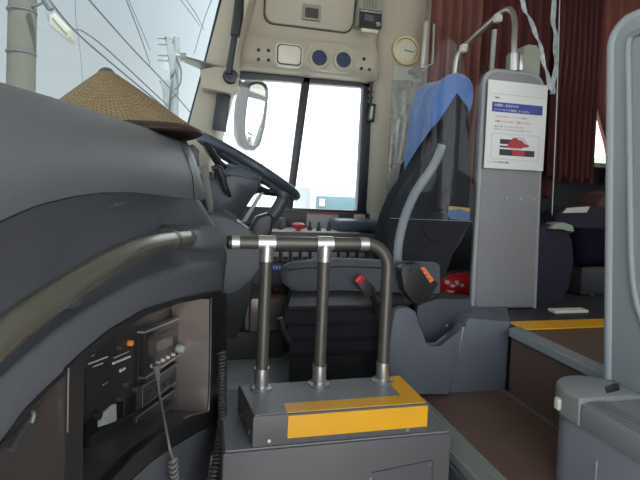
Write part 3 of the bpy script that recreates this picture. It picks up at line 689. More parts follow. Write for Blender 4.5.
# backrest
YB = 1.55
front = [(453, 92), (448, 118), (439, 145), (430, 166), (412, 193), (400, 222), (394.5, 252), (396, 282), (404, 300)]
back = [(434, 303), (440, 268), (462, 246), (474, 222), (470, 190), (463, 150), (466, 110), (466, 92)]
bm = BM(); pxprism(bm, front+back, YB, .20, .03, 4); bk = obj('backrest', bm, SEATK, ds, 60)
bm = BM(); rows = []
fp_ = [at(x, y, Y=YB) for x, y in front]
fp_ = smoothpts(fp_, 3)
for Y, o in ((YB+.004, .020), (YB-.004, .0), (YB+.012, -.016), (YB+.05, -.020), (YB+.10, -.004), (YB+.13, -.004), (YB+.16, -.014), (YB+.195, -.008), (YB+.20, .02)):
    rows.append([V((q.x+o, Y, q.z)) for q in fp_])
loft(bm, rows); obj('side_bolster', bm, mat('blue_grey_seat_front', (.026, .029, .036), .9, spec=.08), bk, 60)
bm = BM(); tube(bm, [q+V((.012, .002, 0)) for q in fp_[6:]], .017, 12); obj('lit_edge_piping', bm, PIPELIT, bk, 60)  # widened pale piping paints the lit front edge of the bolster
bm = BM(); lathe(bm, [(0, 0), (.060, 0), (.058, .005), (.05, .008), (0, .009)], at(437, 226, Y=YB), (0, -1, 0), 28); obj('recliner_boss', bm, SEATK, bk, 50)
bm = BM(); pxprism(bm, [(449, 206), (470, 208), (470, 221), (448, 219)], YB-.006, .004); cl_ = obj('care_label', bm, mat('label_blue', (.07, .13, .26), .6), bk, label='blue and yellow label')
bm = BM(); pxprism(bm, [(449, 206), (470, 208), (470, 212), (460, 209), (449, 210)], YB-.0075, .003); obj('label_mark', bm, mat('label_yellow', (.40, .27, .06), .6), cl_)
bm = BM(); pxprism(bm, [(401, 274), (402, 268), (407, 264), (417, 263), (424, 268), (439, 284), (428, 301), (420, 306), (413, 303), (404, 291)], 1.435, .045, .006, 3); rc = obj('recliner_cover', bm, BLK, ds, 50)
bm = BM(); pxprism(bm, [(420.5, 268), (424.5, 267), (434, 280), (430.5, 283)], 1.432, .004); oc = obj('warning_sticker', bm, mat('orange_sticker', (.80, .22, .06), .5), rc, label='orange warning sticker')
bm = BM()
for k in range(3):
    a = at(423+k*3, 271+k*4, Y=1.431); box(bm, (a.x-.004, 1.4305, a.z-.002), (a.x+.006, 1.4325, a.z+.003))
obj('sticker_mark', bm, REDINK, oc)
bm = BM(); lathe(bm, [(0, 0), (.009, 0), (.008, .003), (0, .003)], at(412, 272, Y=1.435), (0, -1, 0), 16); obj('cap', bm, DARK, rc, 40)
bm = BM(); pxprism(bm, [(355, 281), (361, 275), (376, 288), (371, 297), (367, 298)], 1.46, .02, .003); bu = obj('belt_buckle', bm, BLK, ds, 40)
bm = BM(); pxprism(bm, [(355, 281), (361, 275), (366, 279), (360.5, 285.5)], 1.457, .024, .003); obj('release_button', bm, RED, bu, 40, 'red release button')
bm = BM(); tube(bm, [at(371, 293, Y=1.47), at(376, 304, Y=1.48), at(376, 312, Y=1.50)], .010, 8); obj('buckle_strap', bm, BLK, bu, 60)
bm = BM(); tube(bm, [at(460, 95, Y=1.65), at(459, 82, Y=1.65)], .008, 8); obj('headrest_post', bm, BLK, bk, 60)
# jacket draped over the backrest
def cloth(bm, pix, Y, depth, amp, sc, seed):
    pxprism(bm, pix, Y, depth, .03, 4)
    bmesh.ops.triangulate(bm, faces=[f for f in bm.faces if len(f.verts) > 4])
    bmesh.ops.subdivide_edges(bm, edges=[e for e in bm.edges if e.calc_length() > .03], cuts=3, use_grid_fill=True)
    bmesh.ops.subdivide_edges(bm, edges=[e for e in bm.edges if e.calc_length() > .025], cuts=1, use_grid_fill=True)
    bmesh.ops.triangulate(bm, faces=[f for f in bm.faces if len(f.verts) > 4])
    bm.normal_update()
    for v in bm.verts:
        q = V((v.co.x*1.0+seed, v.co.y, v.co.z*.55-v.co.x*.5))*sc
        v.co += v.normal*(noise.noise(q)*amp+noise.noise(q*2.3)*amp*.4)
    return bm
bm = BM(); rows = []
def cpf(t):                         # cross-section of the cover at t (0 far side, 1 near side), as near-plane sight points
    fb = (lerp(427, 431, t), lerp(177, 126, t**.8)); fm = (lerp(430, 435, t), lerp(136, 106, t))
    return [fb, fm, (438, 93), (445, 80), (456, 75), (463, 77), (470, 86), (471, 102), (469, lerp(130, 112, t))]
NR = 26
for i in range(NR+1):
    t = i/NR; Y = lerp(YB+.225, YB-.022, t); e = max(0, (abs(t-.5)-.40)/.10)**2*.022
    cen = at(460, 105, Y=YB)
    prof_ = smoothpts([at(x, y, Y=YB) for x, y in cpf(t)], 5); row = []
    for q in prof_:
        p_ = V((q.x, Y, q.z)); d_ = V((cen.x-q.x, 0, cen.z-q.z)).normalized()
        n1 = noise.noise(V((p_.y*9+2, p_.z*7-p_.x*5, 1)))*.016+noise.noise(p_*24)*.006
        row.append(p_+d_*(e-.006-n1))
    rows.append(row)
# closing gores of the two sides
for side in (0, -1):
    pass
loft(bm, rows)
for row in (rows[0], rows[-1]):
    c = sum(row, V())/len(row); vs_ = [bm.verts.new(q) for q in row]; cvx = bm.verts.new(c)
    for j in range(len(vs_)-1): bm.faces.new((vs_[j], vs_[j+1], cvx))
bmesh.ops.remove_doubles(bm, verts=bm.verts, dist=.0004)
tag(obj('cloth_cover', bm, BLUECL, None, 80), 'blue cloth cover draped over the top of the driver seat backrest', 'cloth')

# grey moulding beside the seat and the base under the pillar
bm = BM(); pxprism(bm, [(388, 395), (389.5, 350), (392, 322), (396, 311), (402, 307.5), (410, 308), (416, 312), (420, 322), (422, 338), (425, 346), (431, 349), (441, 348), (451, 340), (460, 328), (464, 325), (458, 360), (450, 395)], 1.36, .035, .009, 4)
tag(obj('seat_side_moulding', bm, BASEG, None, 60), 'scooped grey plastic moulding standing on the floor at the rear of the driver seat', 'moulding')
bs = thing('stair_end_moulding', 'grey tapered moulding under the tall grey pillar at the end of the steps', 'moulding', (.93, 1.5, .084))
bm = BM(); pxprism(bm, [(449, 393), (467, 321), (470, 318), (511, 322), (508, 345), (506, 394)], 1.392, .50, .006); obj('body', bm, BASEG, bs, 40)
bm = BM(); tube(bm, [at(448, 391, Y=1.388), at(463, 327, Y=1.388)], .006, 8); obj('edge_bead', bm, PRIM, bs, 60)
bm = BM(); prism(bm, [at(432, 303, Z=.315), at(470, 318, Z=.315), at(511, 322, Z=.315), at(505, 300, Z=.315), at(440, 290, Z=.315)], (0, 0, -.03), .006); obj('ledge', bm, BASEG, bs, 40)
bm = BM(); pxprism(bm, [(414, 352), (418, 303), (440, 299), (470, 299), (474, 320), (462, 352)], 1.465, .03, .006); obj('shroud', bm, mat('dark_blue_grey_moulding', (.055, .060, .074), .5), bs, 40)
for x, y in ((447, 325.5), (455, 362)):
    bm = BM(); lathe(bm, [(0, 0), (.005, 0), (.004, .002), (0, .0025)], at(x, y, Y=1.384 if y > 350 else 1.463), (0, -1, 0), 12); obj('screw', bm, CHROME, bs, 40)
# fire extinguisher lying behind the pillar base
YE = 1.88
fx = thing('fire_extinguisher', 'red fire extinguisher lying on its side behind the grey pillar', 'fire extinguisher', at(470, 300, Y=YE))
c0 = at(440.5, 285.5, Y=YE); EZ = c0.z-.058
bm = BM(); lathe(bm, [(0, 0), (.025, .002), (.046, .014), (.056, .036), (.056, .36), (.040, .40), (.018, .43), (0, .431)], c0, (1, 0.02, 0), 32); bd = obj('cylinder', bm, RED, fx, 50)
for k, (x, y, w, h) in enumerate(((447, 281, 3, 5), (451, 285, 5, 3), (456, 281, 4, 6), (461, 284, 4, 4), (449, 291, 7, 2))):
    c = at(x, y, Y=YE-.055); bm = BM(); box(bm, (c.x, YE-.0575, c.z-h*.003), (c.x+w*.0036, YE-.035, c.z), .001); obj('label_mark', bm, WHITE, bd)
bm = BM(); tube(bm, smoothpts([at(441, 279, Y=YE-.02), at(449, 273, Y=YE-.03), at(462, 271, Y=YE-.03), at(478, 273, Y=YE-.02)], 5), .006, 8); obj('hose', bm, BLK, fx, 60)
bm = BM(); box(bm, (c0.x+.0, YE-.06, .313), (1.5, YE+.06, EZ), .004); obj('cradle', bm, DARK, fx)
bm = BM(); box(bm, (.86, 1.42, .0), (1.034, 2.02, .312), .006); obj('body_shelf', bm, BASEG, bs, 40)
# ================================================================== PILLAR PANEL WITH NOTICE
pp = thing('pillar_panel', 'tall narrow pale grey partition pillar with a paper notice at the top, behind the driver', 'partition', (1.14, 1.68, .315))
YP = 1.60
bl, br_ = at(471.5, 312, Y=YP), at(540.5, 318, Y=YP); tl, tr = at(483, 69, Y=YP), at(546, 76, Y=YP)
zt = .5*(tl.z+tr.z); zb = .305
x0, x1 = .5*(bl.x+tl.x)+.0, .5*(br_.x+tr.x)
x0, x1 = 1.014, 1.278
pts = [V((x0, YP, zb)), V((x1+.012, YP, zb))]
r = .055
for k in range(7): a = math.radians(90*k/6); pts.append(V((x1-r-.008+r*math.cos(a), YP, zt-r+r*math.sin(a))))
for k in range(7): a = math.radians(90+90*k/6); pts.append(V((x0+r+r*math.cos(a), YP, zt-r+r*math.sin(a))))
bm = BM(); prism(bm, pts, (0, .045, 0), .012, 3); obj('board', bm, PANEL, pp, 40)
edge = [pts[1]]+pts[2:]+[pts[0]]
bm = BM(); tube(bm, [p+V((0, .010, 0)) for p in edge], .0105, 12); obj('edge_moulding', bm, PRIM, pp, 60)
for px in (506.5, 520.5, 533):
    bm = BM(); lathe(bm, [(0, 0), (.006, 0), (.005, .003), (0, .004)], at(px, 198+(px-506)*.06, Y=YP), (0, -1, 0), 14); obj('screw', bm, SILVER, pp, 40)
bm = BM(); a = at(523, 72, Y=1.70); b = at(541, 46, Y=1.70)
prism(bm, rrect(a.x, b.x, a.z-.05, b.z, .02, 1.70), (0, .12, 0), .012, 3); obj('rear_housing', bm, mat('green_grey_plastic', (.30, .31, .26), .5), pp, 50)
bm = BM(); a = at(461, 113, Y=1.775); b = at(484, 217, Y=1.775); box(bm, (a.x, 1.775, b.z), (1.05, 1.795, a.z), .006); obj('rear_board', bm, mat('green_grey_board', (.26, .285, .27), .5), pp, 40)
bm = BM(); a = at(449, 207, Y=1.895); b = at(470, 220, Y=1.895); bm.free()
bm = BM(); box(bm, (.93, 2.10, .34), (1.40, 2.12, .80), .004); obj('shade_board', bm, BLK, pp, 40)  # black sheet added to paint the darkness behind the seat
# grab rail rising from the pillar
gr = thing('grab_rail', 'bent steel grab rail rising from the pillar top behind the driver seat', 'handrail', at(513, 68, Y=1.66))
G = smoothpts([at(514, 78, Y=1.66), at(514, 45, Y=1.66), at(515, 24, Y=1.67), at(512, 12, Y=1.69), at(504, 11, Y=1.72), at(484, 28, Y=1.80), at(464, 47, Y=1.90), at(457, 58, Y=1.93), at(454.5, 80, Y=1.94), at(453, 120, Y=1.95)], 7)
bm = BM(); tube(bm, G, .0125, 14); obj('rail', bm, mat('satin_steel_rail', (.40, .38, .33), .3, metal=.85), gr, 60)
bm = BM(); tube(bm, [at(513.8, 71, Y=1.66), at(514, 54, Y=1.66)], .019, 16); obj('socket', bm, CHROME, gr, 50)
bm = BM(); a = at(518, 71, Y=1.655); b = at(522.5, 54, Y=1.655); box(bm, (a.x, 1.645, a.z), (b.x, 1.68, b.z), .004); obj('clamp', bm, CHROME, gr, 40)
for x, y, Y in ((498, 18, 1.74), (463.5, 48.5, 1.88)):
    c = at(x, y, Y=Y); bm = BM(); box(bm, c+V((-.014, -.016, -.018)), c+V((.014, .016, .018)), .006); obj('clip', bm, IVORY, gr, 40)
bm = BM(); tube(bm, [at(494.5, 30, Y=1.95), at(492, 64, Y=1.95), at(490, 140, Y=1.95), at(489, 300, Y=1.95)], .012, 14); tag(obj('upright_pole', bm, SILVER, None, 60), 'slim upright steel pole in the dark behind the grab rail', 'pole')

# notice sheet
nA, nB, nC, nD = at(486, 81, Y=1.595), at(545, 85, Y=1.595), at(542, 172, Y=1.595), at(481, 167, Y=1.595)
NX0, NX1 = .5*(nA.x+nD.x), .5*(nB.x+nC.x); NZ1, NZ0 = .5*(nA.z+nB.z), .5*(nC.z+nD.z)
NX0 += .004; NW = NX1-NX0; NH = NZ1-NZ0; YN = YP-.0165
no = None
bm = BM(); box(bm, (NX0, YN, NZ0), (NX1, YN+.0015, NZ1)); no = obj('notice', bm, WHITE)
tag(no, 'white paper notice with a blue heading and a picture of a red seat belt', 'notice')
def nx(u): return NX0+NW*u
def nz_(v): return NZ1-NH*v
def rect(name, u0, u1, v0, v1, m, d=.0006):
    bm = BM(); box(bm, (nx(u0), YN-d, nz_(v1)), (nx(u1), YN+.0002, nz_(v0))); return obj(name, bm, m, no)
rect('rule', .08, .92, .150, .154, GREYINK)
text('ご案内', .0085, (nx(.10), YN-.0004, nz_(.205)), BLACKINK, no, 'caption')
rect('heading_bar', .08, .93, .245, .355, BLUEINK)
text('お客様へ 安全のため', .0115, (nx(.11), YN-.0009, nz_(.292)), WHITE, no, 'heading_text')
text('シートベルトを着用してください', .0105, (nx(.11), YN-.0009, nz_(.342)), WHITE, no, 'heading_text')
text('・走行中は必ずシートベルトの着用を', .0088, (nx(.11), YN-.0004, nz_(.415)), GREYINK, no, 'body_text')
text('お願いいたします。ご協力ください', .0098, (nx(.14), YN-.0004, nz_(.470)), REDINK, no, 'warning_text')
text('座席の横にあるベルトを引き出し、', .0088, (nx(.13), YN-.0004, nz_(.527)), GREYINK, no, 'body_text')
text('金具をバックルに差し込んでご利用ください', .0082, (nx(.13), YN-.0004, nz_(.560)), GREYINK, no, 'body_text')
bm = BM(); q = rrect(nx(.10), nx(.90), nz_(.89), nz_(.60), .008, YN-.0004); tube(bm, q, .0006, 6, True); obj('picture_frame', bm, GREYINK, no)
PBK = mat('picture_black', (.03, .03, .035), .6); PRD = mat('picture_red', (.42, .03, .035), .6)
rect('picture_belt', .24, .83, .775, .845, PBK, .0006); rect('picture_belt', .24, .60, .66, .715, PBK, .0006); rect('picture_belt', .24, .62, .735, .755, PBK, .0005)
def poly(name, uv, m, d):
    bm = BM(); prism(bm, [V((nx(u), YN-d, nz_(v))) for u, v in uv], (0, d, 0)); obj(name, bm, m, no)
poly('picture_hand', [(.36, .71), (.42, .675), (.46, .635), (.51, .64), (.56, .66), (.62, .67), (.66, .70), (.74, .715), (.72, .735), (.60, .745), (.52, .765), (.40, .755)], PRD, .0009)
poly('picture_hand', [(.46, .78), (.66, .775), (.66, .84), (.46, .84)], PRD, .0009)
poly('picture_hand', [(.42, .755), (.56, .755), (.56, .775), (.42, .78)], mat('picture_pink', (.70, .45, .42), .6), .0011)
bm = BM(); tube(bm, smoothpts([V((nx(u), YN-.001, nz_(v))) for u, v in ((.50, .64), (.58, .635), (.66, .665), (.70, .71))], 5), .0009, 6); obj('picture_strap', bm, PBK, no)
text('シートベルト着用のお願い', .0078, (nx(.06), YN-.0004, nz_(.935)), BLACKINK, no, 'caption')

# ================================================================== OVERHEAD CONSOLE
oh = thing('overhead_console', 'beige moulded console above the driver side window with hatch lamp and two round vents', 'overhead console', (.48, 2.2, 1.27))
YO = 2.17
def ox(px, py, Y=YO): return at(px, py, Y=Y)
# profile: (Y, z) swept along X
zl = ox(310, 71).z+.010; zs = ox(320, 41).z
prof = [(2.29, zl-.015), (2.20, zl-.012), (2.172, zl+.006), (2.162, zl+.03), (2.172, zs-.03), (2.19, zs), (2.205, zs+.03), (2.19, 1.62), (2.15, 1.80), (2.05, 1.925), (2.29, 1.93)]
xl_, xr_ = ox(243, 60).x, ox(379, 60).x
bm = BM(); rows = []
for x, s in ((xl_-.02, .6), (xl_, .9), (xl_+.03, 1), (xr_-.03, 1), (xr_-.006, .93), (xr_+.008, .7)):
    rows.append([V((x, 2.29-(2.29-y)*s, z)) for y, z in prof])
loft(bm, rows, True); bmesh.ops.holes_fill(bm, edges=bm.edges[:]); obj('shell', bm, BEIGE, oh, 45)
a = at(266, 30, Y=2.18); b = at(352, -6, Y=2.16)
def disc(name, px, py, Y, r, h, m, par, ax=(0, -1, 0), prof=None, lab=None):
    bm = BM(); lathe(bm, prof or [(0, 0), (r, 0), (r*.9, h), (0, h)], at(px, py, Y=Y), ax, 28); return obj(name, bm, m, par, 40, lab)
bm = BM(); hz0 = at(305, 26.5, Y=2.19).z; hx0 = at(265, 15, Y=2.19).x; hx1 = at(352, 20, Y=2.19).x
prism(bm, [q+V((0, (q.z-hz0)*-.21, 0)) for q in rrect(hx0-.007, hx1+.007, hz0-.007, 1.90, .045, 2.197)], (0, .02, 0), .002); obj('hatch_gap', bm, BEIGED, oh)
bm = BM(); prism(bm, [q+V((0, (q.z-hz0)*-.21, 0)) for q in rrect(hx0, hx1, hz0, 1.90, .040, 2.188)], (0, .02, 0), .006); hd = obj('hatch', bm, BEIGE, oh, 40)
a = at(302, 19, Y=2.17); b = at(321, 6, Y=2.17)
bm = BM(); prism(bm, rrect(a.x, b.x, a.z, b.z, .006, 2.165), (0, .03, 0), .003); lt = obj('latch', bm, mat('latch_taupe', (.30, .28, .24), .4), hd, 40)
bm = BM(); box(bm, (a.x+.012, 2.159, a.z+.008), (b.x-.012, 2.167, b.z-.018), .003); obj('latch_button', bm, BEIGED, lt, 40)
# lamp
a = at(276.5, 64, Y=2.16); b = at(301.5, 46.5, Y=2.16)
bm = BM(); prism(bm, rrect(a.x-.008, b.x+.008, a.z-.006, b.z+.008, .022, 2.158), (0, .03, 0), .005); lm = obj('lamp_bezel', bm, IVORY, oh, 40)
bm = BM(); prism(bm, rrect(a.x, b.x, a.z, b.z, .018, 2.154), (0, .01, 0), .002); obj('lamp_gap', bm, BEIGED, lm, 40)
bm = BM(); prism(bm, rrect(a.x+.005, b.x-.005, a.z+.005, b.z-.005, .015, 2.151), (0, .01, 0), .003); obj('lamp_lens', bm, LENS, lm, 40)
# pair of vents on an oval bezel
a = at(305.5, 68, Y=2.16); b = at(356.5, 49, Y=2.16)
bm = BM(); prism(bm, rrect(a.x, b.x, a.z-.003, b.z+.012, .05, 2.160), (0, .03, 0), .006); vb = obj('vent_bezel', bm, BEIGE, oh, 40)
for x, y in ((319, 58.5), (343, 60.5)):
    v_ = disc('vent_ring', x, y, 2.16, .05, .01, BEIGE, vb, prof=[(.036, 0), (.052, 0), (.050, .010), (.042, .014), (.036, .012)])
    disc('vent_mesh', x, y, 2.159, .037, .005, BLUEG, v_, prof=[(0, .003), (.020, .004), (.038, .006), (.038, 0), (0, 0)])
for x, y in ((258.5, 50), (268.5, 50.5), (258.5, 59.5), (268.5, 60.2), (364, 59), (361.5, 68.5), (369.5, 69.5)):
    disc('screw_cap', x, y, 2.166 if y < 65 else 2.158, .0085, .004, BLK, oh)
# recorder unit
du = thing('recorder_unit', 'small grey device with black display hung beside the overhead hatch', 'device', at(369, 26, Y=2.15))
a = at(357, 25.5, Y=2.14); b = at(384, -8, Y=2.14)
bm = BM(); box(bm, (a.x, 2.125, a.z), (b.x, 2.26, 1.90), .006); obj('housing', bm, mat('olive_grey_plastic', (.27, .265, .225), .5), du, 40)
a = at(359, 26, Y=2.12); b = at(382, 11.5, Y=2.12)
bm = BM(); box(bm, (a.x, 2.118, a.z), (b.x, 2.13, b.z), .002); fc = obj('face', bm, BLK, du)
bm = BM(); box(bm, (a.x+.004, 2.1165, b.z-.012), (b.x-.004, 2.12, b.z-.006)); obj('slot_trim', bm, SILVER, fc)
bm = BM(); box(bm, (a.x+.024, 2.1165, a.z+.028), (b.x-.042, 2.12, b.z-.024)); obj('display', bm, mat('device_display', (.10, .11, .13), .2), fc)
bm = BM(); lathe(bm, [(.004, 0), (.011, 0), (.010, .006), (.004, .006)], (b.x-.018, 2.118, a.z+.018), (0, -1, 0), 20); obj('key_ring', bm, CHROME, fc, 40)
bm = BM(); box(bm, (a.x+.012, 2.112, a.z-.026), (b.x-.016, 2.14, a.z-.008), .005); obj('handle', bm, IVORY, du, 40)
a = at(364, 7, Y=2.12); b = at(377, 1, Y=2.12)
bm = BM()
for k in range(5):
    x = lerp(a.x, b.x, k/4.5); box(bm, (x, 2.121, a.z), (x+.007, 2.127, b.z))
obj('grille', bm, mat('tan_grille', (.22, .18, .14), .6), du)

# wall clock, notice strip and steel bar on the pillar
YC = 2.235
cl = thing('wall_clock', 'round cream wall clock on the beige pillar behind the driver', 'clock', at(405, 66, Y=YC))
bm = BM(); lathe(bm, [(0, 0), (.074, 0), (.076, .010), (.072, .020), (.060, .022), (.058, .012)], at(405, 51, Y=2.252), (0, -1, 0), 40); obj('rim', bm, CLOCKR, cl, 50)
bm = BM(); lathe(bm, [(0, .010), (.056, .010), (.056, .012), (0, .012)], at(405, 51, Y=2.252), (0, -1, 0), 40); fcl = obj('face', bm, CLOCKF, cl, 40)
cc = at(405, 51, Y=2.252)
for k in range(12):
    a = math.radians(30*k); s = V((math.sin(a), 0, math.cos(a))); bm = BM(); tube(bm, [cc+s*.044+V((0, -.0125, 0)), cc+s*.050+V((0, -.0125, 0))], .001, 6); obj('hour_mark', bm, BLACKINK, fcl)
for a, l, n in ((102, .030, 'hour_hand'), (98, .043, 'minute_hand')):
    s = V((math.sin(math.radians(a)), 0, math.cos(math.radians(a)))); bm = BM(); tube(bm, [cc-s*.01+V((0, -.015, 0)), cc+s*l+V((0, -.015, 0))], .0013, 6); obj(n, bm, BLACKINK, cl)
bm = BM(); lathe(bm, [(0, .012), (.006, .012), (.005, .018), (0, .018)], cc, (0, -1, 0), 16); obj('hand_boss', bm, GREYINK, cl, 40)
a = at(393, 80, Y=2.25); b = at(421.5, 69, Y=2.25)
bm = BM(); box(bm, (a.x, 2.247, a.z), (b.x, 2.2515, b.z), .0005); nl_ = tag(obj('pillar_label', bm, mat('pale_label', (.50, .50, .43), .6)), 'pale label strip with a green oval emblem under the wall clock', 'label')
bm = BM(); c = at(416, 77, Y=2.246); prism(bm, [c+V((.017*math.cos(t*math.pi/10), 0, .009*math.sin(t*math.pi/10))) for t in range(20)], (0, .002, 0)); em = obj('green_oval', bm, GREENINK, nl_)
bm = BM(); prism(bm, [c+V((.012*math.cos(t*math.pi/10), -.0006, .0055*math.sin(t*math.pi/10))) for t in range(20)], (0, .001, 0)); obj('oval_centre', bm, mat('pale_label_centre', (.5, .52, .44), .6), nl_)
bm = BM(); tube(bm, [V((c.x-.006, c.y-.001, c.z)), V((c.x+.007, c.y-.001, c.z))], .0016, 6); obj('oval_mark', bm, GREENINK, nl_)
sbm = thing('steel_bar', 'short upright steel bar fixed to the beige pillar beside the wall clock', 'bar', at(423, 68, Y=2.22))
bm = BM(); tube(bm, [at(422.5, 66, Y=2.12), at(424.5, 45, Y=2.12), at(426, 24, Y=2.12), at(426.5, 21, Y=2.12)], [.010, .011, .0105, .007], 14); obj('bar', bm, mat('polished_steel', (.66, .63, .55), .3, metal=.3), sbm, 60)
bm = BM(); c = at(423, 67, Y=2.12); box(bm, c+V((-.020, -.02, -.010)), c+V((.018, .135, .008)), .004); obj('bracket', bm, SILVER, sbm, 40)
bm = BM(); tube(bm, [at(434, 24, Y=2.12), at(432.5, 64, Y=2.12), at(424, 67.5, Y=2.12)], .006, 8); obj('rod', bm, SILVER, sbm, 60)

# sun blind arm on the windscreen pillar
sa = thing('blind_arm', 'black folding arm with a round joint on a beige block at the windscreen pillar', 'arm', at(231, 78, Y=2.02))
bm = BM(); pxprism(bm, [(200, 69), (214, 66), (238, 68), (240, 73), (238, 91), (232, 94), (202, 88)], 2.00, .10, .008, 3); obj('mount_block', bm, BEIGE, sa, 40)
bm = BM(); lathe(bm, [(0, 0), (.030, 0), (.032, .010), (.026, .022), (.010, .024), (0, .024)], at(230.5, 77, Y=2.0), (0, -1, 0), 28); jt = obj('joint', bm, TRIMK, sa, 50)
bm = BM(); lathe(bm, [(0, .024), (.012, .024), (.011, .032), (0, .032)], at(230.5, 77, Y=2.0), (0, -1, 0), 20); obj('joint_cap', bm, BLK, jt, 40)
bm = BM(); tube(bm, [at(229, 74, Y=1.965), at(232, 52, Y=1.965), at(235, 34, Y=1.965)], [.013, .013, .014], 14); obj('lower_arm', bm, TRIMK, sa, 60)
bm = BM(); tube(bm, [at(235, 36, Y=1.96), at(238, 18, Y=1.96), at(240, -8, Y=1.96)], [.020, .022, .018], 14); obj('upper_arm', bm, BLK, sa, 60)
bm = BM(); tube(bm, [at(240, 12, Y=1.975), at(238, -8, Y=1.975)], .012, 10); obj('brake_spring', bm, BLK, sa, 60)
bm = BM(); pxprism(bm, [(232, 34), (237, 34), (230, 66), (226, 66)], 1.99, .012, .002); obj('guide_strip', bm, TRIMK, sa, 40)
bm = BM(); pxprism(bm, [(217, 92), (231.5, 92), (226, 132), (212, 129)], 2.04, .02, .003); obj('guide_strip', bm, TRIMK, sa, 40)
vp = thing('visor_plate', 'thin grey plate reaching out from the windscreen pillar towards the glass', 'visor', at(203, 66, Y=2.0))
bm = BM(); prism(bm, [at(180, 56.5, Y=1.95), at(186, 56, Y=1.9), at(222, 66.5, Y=2.03), at(224, 68.5, Y=2.10), at(202, 68.5, Y=2.1), at(183, 60, Y=2.05)], (0, 0, -.008), .002); obj('plate', bm, mat('visor_grey', (.30, .30, .29), .5), vp, 40)
bm = BM(); c = at(183, 57.5, Y=1.98); box(bm, c+V((-.012, -.02, -.014)), c+V((.012, .02, .014)), .004); obj('tip', bm, SILVER, vp, 40)

# ================================================================== VINYL SCREEN
vs = thing('vinyl_screen', 'clear hanging vinyl sheet between the driver seat and the aisle', 'screen', (.95, 1.44, .62))
bm = BM(); rows = []
for z in [1.925-(1.925-.66)*k/18 for k in range(19)]:
    row = []
    for i in range(25):
        x = lerp(.585, .905, i/24); row.append(V((x, 1.432+.006*math.sin(x*23+z*4)+.004*math.sin(x*51+1), z-(.012*(x-.585) if z < .7 else 0))))
    rows.append(row)
loft(bm, rows); obj('sheet', bm, VINYL, vs, 80)
bm = BM(); tube(bm, rows[-1], .0009, 6); obj('hem', bm, mat('vinyl_hem', (.22, .24, .25), .3), vs, 60)
# creased, milky hanging strip beside the wall pillar
bm = BM(); rows = []
tt = [(392, 80), (391, 100), (389, 130), (387.5, 160), (386.5, 190), (386, 214)]; t2 = [(413, 80), (411, 100), (407, 130), (402, 160), (395, 190), (391, 214)]
for (xa, ya), (xb, yb) in zip(tt, t2):
    a = at(xa, ya, Y=2.240); b = at(xb, yb, Y=2.240)
    rows.append([lerp(a, b, k/10)+V((0, .012*noise.noise(V((k*.9, ya*.05, 0))), 0)) for k in range(11)])
loft(bm, rows); tag(obj('plastic_strip', bm, VINYLF, None, 80), 'crumpled translucent plastic strip hanging on the pillar under the clock label', 'plastic sheet')
def ribbon(name, cpts, w, lab):
    P = smoothpts(cpts, 8); bm = BM(); rows = []
    for i, q in enumerate(P):
        rows.append([q+V((w*s, .006*math.sin(i*.7+s*3), 0)) for s in (-1, -.5, 0, .5, 1)])
    loft(bm, rows); solidify(bm, .0015)
    return obj(name, bm, VINYLE, vs, 70, lab)
ribbon('folded_edge', [at(520, -6, Y=1.50), at(526, 12, Y=1.50), at(536, 34, Y=1.50), at(543, 58, Y=1.50), at(549, 84, Y=1.50), at(552, 93, Y=1.50)], .007, 'white translucent plastic edge slanting down above the pillar top')
ribbon('folded_edge', [at(553, -6, Y=1.50), at(554, 25, Y=1.50), at(556, 50, Y=1.50), at(554, 80, Y=1.50), at(552, 94, Y=1.50)], .009, 'white translucent plastic edge hanging straight in front of the maroon curtain')
bm = BM(); tube(bm, [at(560, -8, Y=1.52), at(557, 100, Y=1.52), at(552, 215, Y=1.52)], .0020, 8); tag(obj('hanging_cord', bm, SILVER, None, 60), 'thin pale vertical cord between the pillar and the maroon curtain', 'cord')

# ================================================================== CURTAINS
def curtain(xa, xb, ztop, zbot, Y, m, lab, folds=7, amp=.025, pinch=None, seed=0):
    bm = BM(); rows = []; n = folds*10
    for k in range(25):
        z = lerp(ztop, zbot, k/24); row = []
        for i in range(n+1):
            u = i/n; x = lerp(xa, xb, u)
            if pinch: xc, zz, s = pinch; x = lerp(x, xc, s*math.exp(-((z-zz)/.28)**2))
            ph = 2*math.pi*folds*u
            row.append(V((x, Y+amp*math.sin(ph+.6*math.sin(z*2.2+seed))+.01*noise.noise(V((x*6, z*2, seed))), z+.015*math.sin(ph*.5+seed)*(k/24))))
        rows.append(row)
    loft(bm, rows); solidify(bm, .003); return tag(obj('curtain', bm, m, None, 80), lab, 'curtain', 'maroon window curtains')
X = lambda px, Y: at(px, 100, Y=Y).x
curtain(1.05, 1.33, 1.92, .72, 2.17, CURT, 'brightly lit maroon curtain gathered beside the beige pillar with the wall clock', 5, .022)
curtain(1.30, 1.86, 1.92, .74, 2.24, CURTSH, 'shaded maroon curtain behind the steel grab rail', 9, .02)
curtain(1.78, X(596.5, 2.17), 1.92, at(590, 181, Y=2.17).z, 2.17, CURTSH, 'maroon curtain left of the bright slit of daylight', 8, .022)
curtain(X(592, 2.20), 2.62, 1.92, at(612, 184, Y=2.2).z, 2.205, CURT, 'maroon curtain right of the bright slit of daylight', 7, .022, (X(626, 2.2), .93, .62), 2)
curtain(2.6, 3.5, 1.92, .8, 2.22, CURTSH, 'maroon curtain beyond the pale grey partition at the right edge', 9, .02, None, 3)
bm = BM(); tube(bm, [V((1.1, 2.2, 1.915)), V((4.5, 2.2, 1.915))], .010, 10); tag(obj('curtain_track', bm, SILVER, None, 60), 'straight curtain track over the maroon curtains', 'rail')

